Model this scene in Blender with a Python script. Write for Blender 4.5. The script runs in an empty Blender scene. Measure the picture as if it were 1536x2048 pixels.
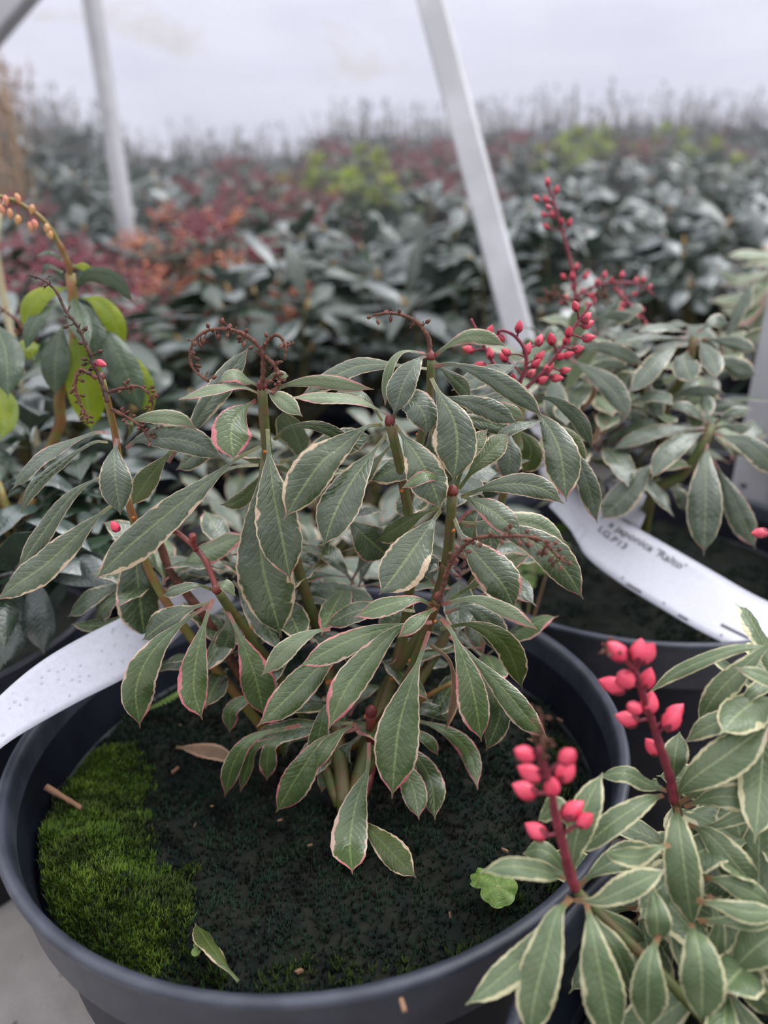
import bpy, math, random
import numpy as np
from mathutils import Vector, Matrix, noise
random.seed(7)
C = bpy.context.scene.collection
SC = bpy.context.scene
R = math.radians

# ---------------------------------------------------------------- camera
F, PITCH, ROLL, CAMZ = 1490.0, R(20.40), -0.047, 0.4532
RIM = 0.24
FLOOR = 0.06          # the pots are 18 cm tall
cd = bpy.data.cameras.new('camera'); cam = bpy.data.objects.new('camera', cd); C.objects.link(cam)
cd.sensor_fit = 'VERTICAL'; cd.sensor_height = 36.0; cd.lens = 36.0 * F / 2048.0
fw = Vector((0, math.cos(PITCH), -math.sin(PITCH)))
up0 = Vector((0, math.sin(PITCH), math.cos(PITCH)))
rt0 = Vector((1, 0, 0))
cr, sr = math.cos(ROLL), math.sin(ROLL)
rt = rt0 * cr + up0 * sr
up = -rt0 * sr + up0 * cr
CP = Vector((0, 0, CAMZ))
cam.matrix_world = Matrix(((rt.x, up.x, -fw.x, CP.x), (rt.y, up.y, -fw.y, CP.y), (rt.z, up.z, -fw.z, CP.z), (0, 0, 0, 1)))
cd.clip_start = 0.01; cd.clip_end = 100
cd.dof.use_dof = True; cd.dof.focus_distance = 0.292
cd.dof.aperture_fstop = cd.lens / 1000 / 0.0046      # entrance pupil of 5 mm
SC.camera = cam

# ---------------------------------------------------------------- sky and exposure
W = bpy.data.worlds.new('overcast_sky'); SC.world = W; W.use_nodes = True
nt = W.node_tree; nt.nodes.clear()
o_ = nt.nodes.new('ShaderNodeOutputWorld'); b_ = nt.nodes.new('ShaderNodeBackground')
tc = nt.nodes.new('ShaderNodeTexCoord'); sp = nt.nodes.new('ShaderNodeSeparateXYZ'); rp = nt.nodes.new('ShaderNodeValToRGB')
nt.links.new(tc.outputs['Generated'], sp.inputs[0]); nt.links.new(sp.outputs['Z'], rp.inputs[0])
nt.links.new(rp.outputs[0], b_.inputs[0]); nt.links.new(b_.outputs[0], o_.inputs[0])
rp.color_ramp.elements[0].position = 0.0; rp.color_ramp.elements[0].color = (0.28, 0.285, 0.32, 1)
rp.color_ramp.elements[1].position = 0.75; rp.color_ramp.elements[1].color = (0.93, 0.94, 1.0, 1)
b_.inputs[1].default_value = 1.65
sd = bpy.data.lights.new('daylight', 'SUN'); sun = bpy.data.objects.new('daylight', sd); C.objects.link(sun)
sd.energy = 2.3; sd.angle = R(50); sd.color = (0.98, 0.98, 1.0); sun.rotation_euler = (R(-8), R(38), 0); sun.location = (0, 0, 3)
vs = SC.view_settings
vs.view_transform = 'Standard'; vs.look = 'None'; vs.gamma = 1; vs.use_curve_mapping = False; vs.exposure = 0.44

# ---------------------------------------------------------------- placing helpers
def ray(px, py):
    return (fw + rt * ((px - 768) / F) + up * (-(py - 1024) / F))
def at(px, py, Y):
    d = ray(px, py); return CP + d * (Y / d.y)
def atz(px, py, z):
    d = ray(px, py); return CP + d * ((z - CAMZ) / d.z)
def proj(p):
    d = p - CP; w = d.dot(fw)
    return 768 + F * d.dot(rt) / w, 1024 - F * d.dot(up) / w, w

# ---------------------------------------------------------------- material helpers
def newmat(name):
    m = bpy.data.materials.new(name); m.use_nodes = True
    n = m.node_tree.nodes; return m, n, m.node_tree.links, n['Principled BSDF']
def plain(name, col, rough=0.5, var=0.0, scale=60, bump=0.0, spec=0.5, col2=None, detail=4):
    m, n, l, b = newmat(name)
    b.inputs['Roughness'].default_value = rough
    b.inputs['Specular IOR Level'].default_value = spec
    b.inputs['Base Color'].default_value = (*col, 1)
    if col2 or bump:
        t = n.new('ShaderNodeTexCoord'); nz = n.new('ShaderNodeTexNoise')
        nz.inputs['Scale'].default_value = scale; nz.inputs['Detail'].default_value = detail
        l.new(t.outputs['Object'], nz.inputs['Vector'])
        if col2:
            r = n.new('ShaderNodeValToRGB'); r.color_ramp.elements[0].position = .38; r.color_ramp.elements[1].position = .62
            r.color_ramp.elements[0].color = (*col, 1); r.color_ramp.elements[1].color = (*col2, 1)
            l.new(nz.outputs['Fac'], r.inputs[0]); l.new(r.outputs[0], b.inputs['Base Color'])
        if bump:
            bp = n.new('ShaderNodeBump'); bp.inputs['Strength'].default_value = bump; bp.inputs['Distance'].default_value = .002
            l.new(nz.outputs['Fac'], bp.inputs['Height']); l.new(bp.outputs[0], b.inputs['Normal'])
    return m
def leafmat(name, green, green2, rib, cream, pink, margin=.14, tipm=.35, rough=.34, pinkness=.5, spec=.5, transl=0.10, petcol=None, line=.915, nscale=190):
    """u runs along the leaf, v across it (0.5 on the midrib)."""
    m, n, l, b = newmat(name)
    def M(op, a, b2=None, c=None):
        k = n.new('ShaderNodeMath'); k.operation = op
        for i, q in enumerate((a, b2, c)):
            if q is None: continue
            if isinstance(q, (int, float)): k.inputs[i].default_value = q
            else: l.new(q, k.inputs[i])
        return k.outputs[0]
    def MR(x, a, b2, c=0, d=1):
        k = n.new('ShaderNodeMapRange'); k.interpolation_type = 'SMOOTHSTEP'
        l.new(x, k.inputs[0]); k.inputs[1].default_value = a; k.inputs[2].default_value = b2; k.inputs[3].default_value = c; k.inputs[4].default_value = d
        return k.outputs[0]
    def MIX(f, a, b2):
        k = n.new('ShaderNodeMix'); k.data_type = 'RGBA'
        if isinstance(f, float): k.inputs[0].default_value = f
        else: l.new(f, k.inputs[0])
        for i, q in ((6, a), (7, b2)):
            if isinstance(q, tuple): k.inputs[i].default_value = (*q, 1)
            else: l.new(q, k.inputs[i])
        return k.outputs[2]
    uv = n.new('ShaderNodeUVMap'); s = n.new('ShaderNodeSeparateXYZ'); l.new(uv.outputs[0], s.inputs[0])
    u, v = s.outputs[0], s.outputs[1]
    va = M('MULTIPLY', M('ABSOLUTE', M('SUBTRACT', v, .5)), 2.0)
    t = n.new('ShaderNodeTexCoord'); oi = n.new('ShaderNodeObjectInfo')
    nz = n.new('ShaderNodeTexNoise'); nz.inputs['Scale'].default_value = nscale; nz.inputs['Detail'].default_value = 2; l.new(t.outputs['Object'], nz.inputs['Vector'])
    nz2 = n.new('ShaderNodeTexNoise'); nz2.inputs['Scale'].default_value = 60; nz2.inputs['Detail'].default_value = 3; l.new(t.outputs['Object'], nz2.inputs['Vector'])
    nz3 = n.new('ShaderNodeTexNoise'); nz3.inputs['Scale'].default_value = 700; nz3.inputs['Detail'].default_value = 2; l.new(t.outputs['Object'], nz3.inputs['Vector'])
    # green field
    g = MIX(MR(nz2.outputs['Fac'], .35, .65), green, green2)
    g = MIX(MR(oi.outputs['Random'], 0, 1, 0, .35), g, green2)
    # veins
    vein = M('PINGPONG', M('ADD', M('ADD', M('MULTIPLY', u, 17.0), M('MULTIPLY', va, -2.4)), M('MULTIPLY', nz.outputs['Fac'], 1.6)), .5)
    veinm = MR(vein, 0.0, .22, 1, 0)
    g = MIX(M('MULTIPLY', veinm, .10), g, rib)
    g = MIX(M('MULTIPLY', MR(va, .03, .085, 1, 0), .75), g, rib)
    if margin > 0:
        jag = M('MULTIPLY', M('SUBTRACT', nz.outputs['Fac'], .5), .55)
        jag2 = M('MULTIPLY', M('SUBTRACT', nz2.outputs['Fac'], .5), .9)
        tip = M('MULTIPLY', MR(u, .72, 1.0), tipm)
        e = M('ADD', M('ADD', M('ADD', va, jag), jag2), tip)
        mk = MR(e, 1 - margin - .035, 1 - margin + .035)
        mk = M('MAXIMUM', mk, MR(M('ADD', va, M('MULTIPLY', jag, .25)), line, line + .035))
        pk = MR(M('ADD', M('ADD', M('MULTIPLY', nz2.outputs['Fac'], 1.0), M('MULTIPLY', oi.outputs['Random'], .5)), M('MULTIPLY', MR(u, .75, 1.0), .45)), 1.22 - pinkness*.75, 1.5 - pinkness*.75)
        pk = M('MULTIPLY', pk, MR(va, .55, .95, .55, 1))
        pk = M('MAXIMUM', pk, M('MULTIPLY', MR(u, .95, .99), min(1.0, pinkness*1.6)))
        mc = MIX(pk, cream, pink)
        g = MIX(mk, g, mc)
    pet = MR(u, .06, .15, 1, 0)
    g = MIX(M('MULTIPLY', pet, .85), g, petcol or rib)
    geo = n.new('ShaderNodeNewGeometry')
    pale = MIX(.45, g, tuple(min(1, c*1.5+.04) for c in green2))
    g = MIX(geo.outputs['Backfacing'], g, pale)
    l.new(g, b.inputs['Base Color'])
    rr = M('ADD', M('MULTIPLY', nz2.outputs['Fac'], .25), rough - .12)
    l.new(rr, b.inputs['Roughness']); b.inputs['Specular IOR Level'].default_value = spec
    h = M('ADD', M('MULTIPLY', veinm, -.14), M('ADD', M('MULTIPLY', nz.outputs['Fac'], .8), M('MULTIPLY', nz3.outputs['Fac'], .25)))
    bp = n.new('ShaderNodeBump'); bp.inputs['Strength'].default_value = .6; bp.inputs['Distance'].default_value = .0011
    l.new(h, bp.inputs['Height']); l.new(bp.outputs[0], b.inputs['Normal'])
    tr = n.new('ShaderNodeBsdfTranslucent'); l.new(g, tr.inputs[0])
    mx = n.new('ShaderNodeMixShader'); mx.inputs[0].default_value = transl
    l.new(b.outputs[0], mx.inputs[1]); l.new(tr.outputs[0], mx.inputs[2]); l.new(mx.outputs[0], n['Material Output'].inputs[0])
    return m

M_ = {}
CREAM = (.50, .38, .25); PINK = (.44, .15, .14); RED = (.20, .035, .035)
M_['leaf'] = leafmat('variegated_leaf', (.038, .060, .026), (.066, .092, .042), (.17, .21, .075), CREAM, PINK, .045, .24, .24, .50, spec=.85, petcol=(.16, .15, .05))
M_['leaf_pink'] = leafmat('pink_edged_leaf', (.052, .084, .028), (.080, .118, .044), (.17, .22, .075), (.50, .37, .27), (.47, .13, .145), .055, .34, .27, .80, spec=.7, petcol=(.26, .07, .06), line=.90)
M_['leaf_pale'] = leafmat('young_pale_leaf', (.12, .16, .09), (.17, .21, .12), (.22, .26, .14), (.50, .44, .30), (.44, .17, .17), .09, .30, .38, .62, petcol=(.30, .09, .08), line=.86)
M_['leaf_front'] = leafmat('cream_edged_leaf', (.085, .125, .055), (.125, .168, .085), (.25, .30, .15), (.50, .47, .28), (.50, .36, .28), .13, .26, .36, .22, petcol=(.26, .12, .06), line=.87)
M_['leaf_olive'] = leafmat('olive_leaf', (.045, .066, .014), (.068, .092, .024), (.12, .15, .05), CREAM, PINK, .04, .2, .34, .4, transl=.2)
M_['leaf_grey'] = leafmat('right_shrub_leaf', (.050, .072, .042), (.080, .105, .066), (.14, .175, .085), (.44, .37, .25), (.38, .17, .15), .03, .2, .28, .45, spec=.85, petcol=(.22, .08, .06))
M_['leaf_green'] = leafmat('plain_green_leaf', (.024, .046, .018), (.040, .070, .030), (.09, .13, .055), CREAM, PINK, 0, 0, .30, spec=.7)
M_['leaf_lime'] = leafmat('lime_leaf', (.135, .20, .008), (.25, .30, .016), (.20, .27, .07), CREAM, PINK, 0, 0, .40, transl=.35)
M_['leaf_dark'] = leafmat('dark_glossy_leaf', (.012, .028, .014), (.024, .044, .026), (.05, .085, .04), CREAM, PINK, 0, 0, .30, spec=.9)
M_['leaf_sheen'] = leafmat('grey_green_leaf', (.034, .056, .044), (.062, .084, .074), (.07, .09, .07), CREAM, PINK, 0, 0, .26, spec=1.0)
M_['leaf_sheen'].node_tree.nodes['Principled BSDF'].inputs['Coat Weight'].default_value = .6
M_['leaf_sheen'].node_tree.nodes['Principled BSDF'].inputs['Coat Roughness'].default_value = .25
M_['leaf_brown'] = leafmat('withered_leaf', (.15, .09, .05), (.22, .13, .08), (.15, .10, .05), (.42, .26, .17), (.34, .14, .1), .3, .3, .55, .4)
M_['stem'] = plain('green_brown_stem', (.075, .095, .022), .5, scale=120, bump=.5, col2=(.11, .065, .022))
M_['stem_red'] = plain('red_stem', (.12, .020, .020), .45, scale=150, bump=.4, col2=(.17, .035, .025))
M_['stem_yellow'] = plain('yellow_green_stem', (.16, .145, .03), .5, scale=120, bump=.4, col2=(.22, .09, .03))
M_['dry'] = plain('dried_stalk', (.070, .024, .014), .75, scale=250, bump=.8, col2=(.135, .048, .028))
M_['dry_dark'] = plain('dark_dried_stalk', (.030, .017, .014), .75, scale=250, bump=.8, col2=(.075, .030, .020))
M_['bud'] = plain('pink_bud', (.46, .030, .062), .42, scale=180, bump=.2, col2=(.54, .07, .10))
M_['bud_bright'] = plain('bright_pink_bud', (.60, .040, .085), .42, scale=180, bump=.2, col2=(.68, .075, .125))
M_['bud_green'] = plain('greenish_bud', (.42, .26, .09), .45, scale=150, bump=.2, col2=(.50, .18, .12))
M_['rachis'] = plain('crimson_stalk', (.14, .014, .030), .5, scale=150, bump=.4, col2=(.20, .026, .042))
M_['scar'] = plain('orange_leaf_scar', (.45, .13, .03), .6)
M_['pot'] = plain('black_pot_plastic', (.004, .005, .010), .5, scale=35, bump=.12, spec=.3, col2=(.008, .010, .018))
M_['rim'] = plain('scuffed_pot_rim', (.020, .023, .035), .42, scale=60, bump=.25, col2=(.036, .040, .056))  # lighter bluish base paints in the rim highlight; noise and bump give scuffs
M_['soil'] = plain('damp_soil', (.003, .005, .004), .85, scale=90, bump=1.0, col2=(.010, .011, .007), spec=.2)
M_['moss_dark'] = plain('dark_moss', (.007, .022, .014), .8, scale=40, col2=(.016, .034, .018), spec=.25)
M_['moss_mid'] = plain('olive_moss', (.022, .040, .005), .75, scale=40, col2=(.045, .068, .010), spec=.25)
M_['moss'] = plain('bright_moss', (.042, .086, .005), .7, scale=55, col2=(.085, .140, .012), spec=.3)
M_['bark'] = plain('bark_chips', (.12, .06, .03), .85, scale=100, bump=.6, col2=(.20, .11, .06))
M_['label'] = plain('white_plastic_label', (.43, .43, .485), .42, scale=500, bump=.03, col2=(.40, .40, .455))
M_['ink'] = plain('label_ink', (.02, .02, .03), .6)
M_['ink_grey'] = plain('faint_label_ink', (.36, .36, .40), .6)
M_['post'] = plain('white_painted_post', (.37, .365, .385), .45, scale=18, bump=.15, col2=(.45, .445, .47))
M_['dirt'] = plain('black_spot', (.03, .03, .03), .8)
M_['cane'] = plain('bamboo', (.34, .29, .17), .5, scale=30, bump=.2, col2=(.43, .38, .24))
M_['red_haze'] = plain('dull_red_buds', (.17, .035, .05), .6, scale=60, col2=(.27, .07, .09))
M_['coral'] = plain('coral_buds', (.52, .15, .10), .6, scale=60, col2=(.55, .26, .13))
M_['tan'] = plain('tan_growth_bud', (.40, .26, .11), .6)
M_['twig'] = plain('grey_twig', (.09, .075, .06), .7, scale=60, bump=.3, col2=(.14, .11, .08))
M_['bronze'] = plain('bronze_twigs', (.30, .20, .10), .7, scale=40, bump=.3, col2=(.36, .22, .13))
M_['weed'] = leafmat('weed_leaf', (.11, .19, .03), (.16, .26, .05), (.30, .36, .12), CREAM, PINK, 0, 0, .4, transl=.3)

# ---------------------------------------------------------------- mesh helpers
class MB:
    def __init__(s): s.v = []; s.f = []; s.uv = []; s.m = []; s.mats = []
    def mi(s, m):
        if m not in s.mats: s.mats.append(m)
        return s.mats.index(m)
    def add(s, vs, fs, mat, uvs=None):
        o = len(s.v); s.v += [tuple(q) for q in vs]; k = s.mi(mat)
        s.uv += (uvs if uvs else [(0.5, 0.25)] * len(vs))
        for f in fs: s.f.append(tuple(o + i for i in f)); s.m.append(k)
    def build(s, name, parent=None, smooth=True):
        org = Vector((0, 0, 0))
        if parent is not None:
            p = parent
            while p is not None: org += p.location; p = p.parent
        me = bpy.data.meshes.new(name)
        me.from_pydata([(a - org.x, b - org.y, c - org.z) for a, b, c in s.v], [], s.f)
        for m in s.mats: me.materials.append(M_[m])
        me.polygons.foreach_set('material_index', s.m)
        me.polygons.foreach_set('use_smooth', [smooth] * len(s.f))
        ul = me.uv_layers.new(name='UVMap')
        li = np.zeros(len(me.loops), dtype=np.int32); me.loops.foreach_get('vertex_index', li)
        ul.data.foreach_set('uv', np.array(s.uv, dtype=np.float32)[li].ravel())
        me.update()
        ob = bpy.data.objects.new(name, me); C.objects.link(ob)
        if parent is not None: ob.parent = parent
        return ob
def empty(name, loc, label, cat, group=None):
    o = bpy.data.objects.new(name, None); C.objects.link(o); o.location = loc; o.empty_display_size = .02
    o['label'] = label; o['category'] = cat
    if group: o['group'] = group
    return o
def tag(o, label, cat, group=None, kind=None):
    if label: o['label'] = label
    if cat: o['category'] = cat
    if group: o['group'] = group
    if kind: o['kind'] = kind
    return o

def curve(P, n):
    """smooth samples through the points, evenly by chord length"""
    P = [Vector(p) for p in P]
    if len(P) == 2: return [P[0].lerp(P[1], i / n) for i in range(n + 1)]
    Q = [P[0] * 2 - P[1]] + P + [P[-1] * 2 - P[-2]]
    out = []
    m = 12
    for i in range(1, len(Q) - 2):
        a, b, c, d = Q[i-1], Q[i], Q[i+1], Q[i+2]
        for k in range(m):
            t = k / m
            out.append(.5 * ((2*b) + (c - a)*t + (2*a - 5*b + 4*c - d)*t*t + (3*b - a - 3*c + d)*t**3))
    out.append(P[-1])
    L = [0]
    for i in range(1, len(out)): L.append(L[-1] + (out[i] - out[i-1]).length)
    T = L[-1] or 1e-9; res = []; j = 0
    for i in range(n + 1):
        s = T * i / n
        while j < len(L) - 2 and L[j+1] < s: j += 1
        seg = L[j+1] - L[j] or 1e-9
        res.append(out[j].lerp(out[j+1], min(1, max(0, (s - L[j]) / seg))))
    return res
def tube(mb, P, r0, r1, mat, n=None, k=7, wob=0, cap=True, rf=None):
    n = n or max(3, 3 * (len(P) - 1)); c = curve(P, n); vs = []; fs = []
    t = (c[1] - c[0]).normalized(); a = t.orthogonal().normalized()
    for i, p in enumerate(c):
        t = (c[min(i+1, n)] - c[max(i-1, 0)]).normalized()
        a = (a - t * a.dot(t)).normalized(); b = t.cross(a)
        r = r0 + (r1 - r0) * i / n
        if rf: r *= rf(i / n)
        if wob: r *= 1 + wob * (random.random() - .5) * 2
        for j in range(k):
            q = 2 * math.pi * j / k; vs.append(p + (a * math.cos(q) + b * math.sin(q)) * r)
    for i in range(n):
        for j in range(k): fs.append((i*k + j, i*k + (j+1) % k, (i+1)*k + (j+1) % k, (i+1)*k + j))
    if cap: fs.append(tuple(range(k))[::-1]); fs.append(tuple(n*k + j for j in range(k)))
    mb.add(vs, fs, mat)
def lathe_axis(mb, base, axis, prof, mat, k=8):
    """prof: list of (distance along axis, radius)"""
    axis = axis.normalized(); a = axis.orthogonal().normalized(); b = axis.cross(a); vs = []; fs = []
    for d, r in prof:
        for j in range(k):
            q = 2*math.pi*j/k; vs.append(base + axis*d + (a*math.cos(q) + b*math.sin(q))*r)
    for i in range(len(prof)-1):
        for j in range(k): fs.append((i*k+j, i*k+(j+1) % k, (i+1)*k+(j+1) % k, (i+1)*k+j))
    fs.append(tuple(range(k))[::-1]); fs.append(tuple((len(prof)-1)*k+j for j in range(k)))
    mb.add(vs, fs, mat)

_prof = {}
def prof(t, a=1.25, b=.78):
    mx = (a/(a+b))**a * (b/(a+b))**b
    return (t**a) * ((1-t)**b) / mx if 0 < t < 1 else 0
def leaf(mb, P, width, mat, nrm, roll=0, nu=26, nv=8, pet=.1, fold=1.0, wave=1.0, serr=.022, match=True, a=1.25, b=.78, petw=.0008, minw=0):
    """one leaf blade with its stalk; the midrib runs through P, width in metres"""
    c = curve(P, nu); n = nu; vs = []; fs = []; uvs = []
    ph = random.random()*6.28; fr = random.uniform(2.0, 3.6); asy = random.uniform(-.12, .12)
    fo = fold * random.uniform(.5, 1.25); pu = random.uniform(-.10, .12)
    for i, p in enumerate(c):
        u = i / n
        t = (c[min(i+1, n)] - c[max(i-1, 0)]).normalized()
        nn = nrm(p) if callable(nrm) else nrm
        nn = nn - t * nn.dot(t)
        if nn.length < 1e-5: nn = t.orthogonal()
        nn.normalize()
        tw = roll + pu * (u - .5) * 3
        nn = Matrix.Rotation(tw, 3, t) @ nn
        s = t.cross(nn)
        h = width * .5
        if match:                      # foreshortening of a rolled blade
            h /= max(.5, math.cos(tw))
        tt = (u - pet) / (1 - pet)
        hw = h * prof(tt/.94, a, b)
        if tt > .80: hw = max(hw, h*.20*(1-tt)/.20)
        if i < n: hw = max(hw, petw if u < .5 else petw*.5)
        else: hw = petw*.15
        hw = max(hw, minw*h if .2 < u < .97 else 0)
        if 0 < tt < 1: hw *= 1 + serr * (1 if i % 2 else -1)
        for j in range(nv + 1):
            v = 2*j/nv - 1; av = abs(v)
            z = hw * fo * (.42*av - .55*av*av)
            z += wave * hw * .11 * math.sin(fr*6.28*u + ph + (1.3 if v > 0 else 0)) * av*av
            z += hw * .03 * math.sin(u*80) * (1-av)*av*4 * wave
            hv = hw * v * (1 + asy*(1 if v > 0 else -1))
            vs.append(p + s*hv + nn*z); uvs.append((u, .5 + v*.5))
    for i in range(n):
        for j in range(nv):
            q = i*(nv+1) + j; fs.append((q, q+1, q+nv+2, q+nv+1))
    mb.add(vs, fs, mat, uvs)

def campar(p): return (CP - p).normalized()
def mixn(cw, uw):
    return lambda p: ((CP - p).normalized()*cw + Vector((0, 0, 1))*uw).normalized()

# ---------------------------------------------------------------- pots, soil, moss
def pot_lathe(mb, cx, cy, rr=.14, h=RIM, seg=96):
    # outer wall, rolled rim, inner wall
    pr = [(.088, .0), (.092, .002), (.1100, .10), (.1262, .190), (.1270, .194), (.1325, .197), (.1348, .201), (.1365, .232),
          (.1385, .2355), (.1398, .2378), (.1400, .2395), (.1393, .2412), (.1378, .2418), (.1362, .2412), (.1350, .2395), (.1343, .236), (.1330, .225), (.1270, .18), (.125, .14)]
    mats = ['pot']*6 + ['rim']*10 + ['pot']*2
    s = rr/.14
    for a, b, m in zip(pr[:-1], pr[1:], mats):
        vs = []; fs = []
        for r, z in (a, b):
            for j in range(seg):
                q = 2*math.pi*j/seg; vs.append((cx + r*s*math.cos(q), cy + r*s*math.sin(q), FLOOR + z*(h-FLOOR)/.24))
        for j in range(seg): fs.append((j, (j+1) % seg, seg+(j+1) % seg, seg+j))
        mb.add(vs, fs, m)
def weld(ob):
    import bmesh
    bm = bmesh.new(); bm.from_mesh(ob.data); bmesh.ops.remove_doubles(bm, verts=bm.verts, dist=1e-6); bm.to_mesh(ob.data); bm.free()
def soilz(x, y, cx, cy, patches, base):
    z = base + .007*noise.noise(Vector((x*28, y*28, 1))) + .0035*noise.noise(Vector((x*90, y*90, 4))) + .0015*noise.noise(Vector((x*260, y*260, 7)))
    for (qx, qy, r, hh) in patches:
        d = math.hypot(x-qx, y-qy)/r
        if d < 1.3: z += hh*max(0, math.cos(min(1, d/1.3)*math.pi/2))
    return z
def make_soil(root, cx, cy, patches=(), base=.207, rr=.128, name='soil'):
    mb = MB(); nr, na = 46, 110; vs = [(cx, cy, soilz(cx, cy, cx, cy, patches, base))]; fs = []
    for i in range(1, nr+1):
        for j in range(na):
            q = 2*math.pi*j/na; r = rr*i/nr; x, y = cx+r*math.cos(q), cy+r*math.sin(q)
            vs.append((x, y, soilz(x, y, cx, cy, patches, base)))
    for j in range(na): fs.append((0, 1+j, 1+(j+1) % na))
    for i in range(nr-1):
        for j in range(na):
            a = 1+i*na; fs.append((a+j, a+na+j, a+na+(j+1) % na, a+(j+1) % na))
    mb.add(vs, fs, 'soil'); return mb.build(name, root)
def make_moss(root, cx, cy, patches, base, test, count, mat, hgt, name='moss', blades=4, rr=.127, mix=None):
    rnd = random.Random(int(count)+3); mb = MB(); VS = ([], []); FS = ([], [])
    got = 0; tries = 0
    while got < count and tries < count*30:
        tries += 1
        q = rnd.random()*6.283; r = rr*math.sqrt(rnd.random()); x, y = cx+r*math.cos(q), cy+r*math.sin(q)
        if not test(x, y): continue
        got += 1; z = soilz(x, y, cx, cy, patches, base)
        k2 = 1 if mix and noise.noise(Vector((x*60, y*60, 11))) + rnd.uniform(-.3, .3) > .12 else 0; vs, fs = VS[k2], FS[k2]
        for k in range(blades):
            a = rnd.random()*6.283; l = hgt*rnd.uniform(.5, 1.2); s = rnd.uniform(.2, .9); w = hgt*.13
            dx, dy = math.cos(a), math.sin(a); o = len(vs)
            vs += [(x - dy*w, y + dx*w, z-.0006), (x + dy*w, y - dx*w, z-.0006), (x+dx*l*s*.5 - dy*w*.8, y+dy*l*s*.5 + dx*w*.8, z+l*.6), (x+dx*l*s, y+dy*l*s, z+l)]
            fs += [(o, o+1, o+2), (o+1, o+3, o+2)]
    mb.add(VS[0], FS[0], mat)
    if mix: mb.add(VS[1], FS[1], mix)
    ob = mb.build(name, root, smooth=False); ob['kind'] = 'stuff'; return ob

# ---------------------------------------------------------------- the setting
mb = MB()
mb.add([(-9, -1.5, FLOOR), (9, -1.5, FLOOR), (9, 6.2, FLOOR), (-9, 6.2, FLOOR)], [(0, 1, 2, 3)], 'post')
g = mb.build('floor'); g['kind'] = 'structure'
m, n, l, b = newmat('pale_concrete_ground'); b.inputs['Roughness'].default_value = .85
t = n.new('ShaderNodeTexCoord'); z1 = n.new('ShaderNodeTexNoise'); z1.inputs['Scale'].default_value = 22; z1.inputs['Detail'].default_value = 8
z2 = n.new('ShaderNodeTexVoronoi'); z2.inputs['Scale'].default_value = 70
r1 = n.new('ShaderNodeValToRGB'); r1.color_ramp.elements[0].position = .3; r1.color_ramp.elements[1].position = .7
r1.color_ramp.elements[0].color = (.24, .215, .20, 1); r1.color_ramp.elements[1].color = (.36, .335, .32, 1)
r2 = n.new('ShaderNodeValToRGB'); r2.color_ramp.elements[0].position = .08; r2.color_ramp.elements[1].position = .13
r2.color_ramp.elements[0].color = (.12, .10, .09, 1); r2.color_ramp.elements[1].color = (1, 1, 1, 1)
mx = n.new('ShaderNodeMix'); mx.data_type = 'RGBA'; mx.blend_type = 'MULTIPLY'; mx.inputs[0].default_value = .6
l.new(t.outputs['Object'], z1.inputs['Vector']); l.new(t.outputs['Object'], z2.inputs['Vector'])
l.new(z1.outputs['Fac'], r1.inputs[0]); l.new(z2.outputs['Distance'], r2.inputs[0]); l.new(r1.outputs[0], mx.inputs[6]); l.new(r2.outputs[0], mx.inputs[7])
l.new(mx.outputs[2], b.inputs['Base Color'])
bp = n.new('ShaderNodeBump'); bp.inputs['Distance'].default_value = .004; l.new(z1.outputs['Fac'], bp.inputs['Height']); l.new(bp.outputs[0], b.inputs['Normal'])
g.data.materials[0] = m

# polythene tunnel wall, curving in overhead
m, n, l, b = newmat('milky_polythene'); b.inputs['Roughness'].default_value = .45
t = n.new('ShaderNodeTexCoord'); z1 = n.new('ShaderNodeTexNoise'); z1.inputs['Scale'].default_value = .9; z1.inputs['Detail'].default_value = 5; z1.inputs['Distortion'].default_value = .6
mp = n.new('ShaderNodeMapping'); mp.inputs['Scale'].default_value = (1, 1, 2.2); mp.inputs['Location'].default_value = (3.1, 0, .7)
l.new(t.outputs['Object'], mp.inputs[0]); l.new(mp.outputs[0], z1.inputs['Vector'])
r1 = n.new('ShaderNodeValToRGB'); r1.color_ramp.elements[0].position = .28; r1.color_ramp.elements[1].position = .38
r1.color_ramp.elements[0].color = (.62, .57, .46, 1); r1.color_ramp.elements[1].color = (.80, .795, .88, 1)
l.new(z1.outputs['Fac'], r1.inputs[0])
mp2 = n.new('ShaderNodeMapping'); mp2.inputs['Scale'].default_value = (.8, 1, 3.5); mp2.inputs['Rotation'].default_value = (0, .35, 0); z3 = n.new('ShaderNodeTexNoise'); z3.inputs['Scale'].default_value = 1.6; z3.inputs['Detail'].default_value = 6
l.new(t.outputs['Object'], mp2.inputs[0]); l.new(mp2.outputs[0], z3.inputs['Vector']); r3 = n.new('ShaderNodeValToRGB'); r3.color_ramp.elements[0].position = .35; r3.color_ramp.elements[1].position = .62
r3.color_ramp.elements[0].color = (.84, .85, .90, 1); r3.color_ramp.elements[1].color = (1, 1, 1, 1); l.new(z3.outputs['Fac'], r3.inputs[0])
m3 = n.new('ShaderNodeMix'); m3.data_type = 'RGBA'; m3.blend_type = 'MULTIPLY'; m3.inputs[0].default_value = 1; l.new(r1.outputs[0], m3.inputs[6]); l.new(r3.outputs[0], m3.inputs[7])
l.new(m3.outputs[2], b.inputs['Base Color'])
tr = n.new('ShaderNodeBsdfTranslucent'); l.new(r1.outputs[0], tr.inputs[0]); mx = n.new('ShaderNodeMixShader'); mx.inputs[0].default_value = .5
l.new(b.outputs[0], mx.inputs[1]); l.new(tr.outputs[0], mx.inputs[2]); l.new(mx.outputs[0], n['Material Output'].inputs[0])
M_['film'] = m
mb = MB(); vs = []; fs = []; nx, nz = 140, 40
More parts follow.
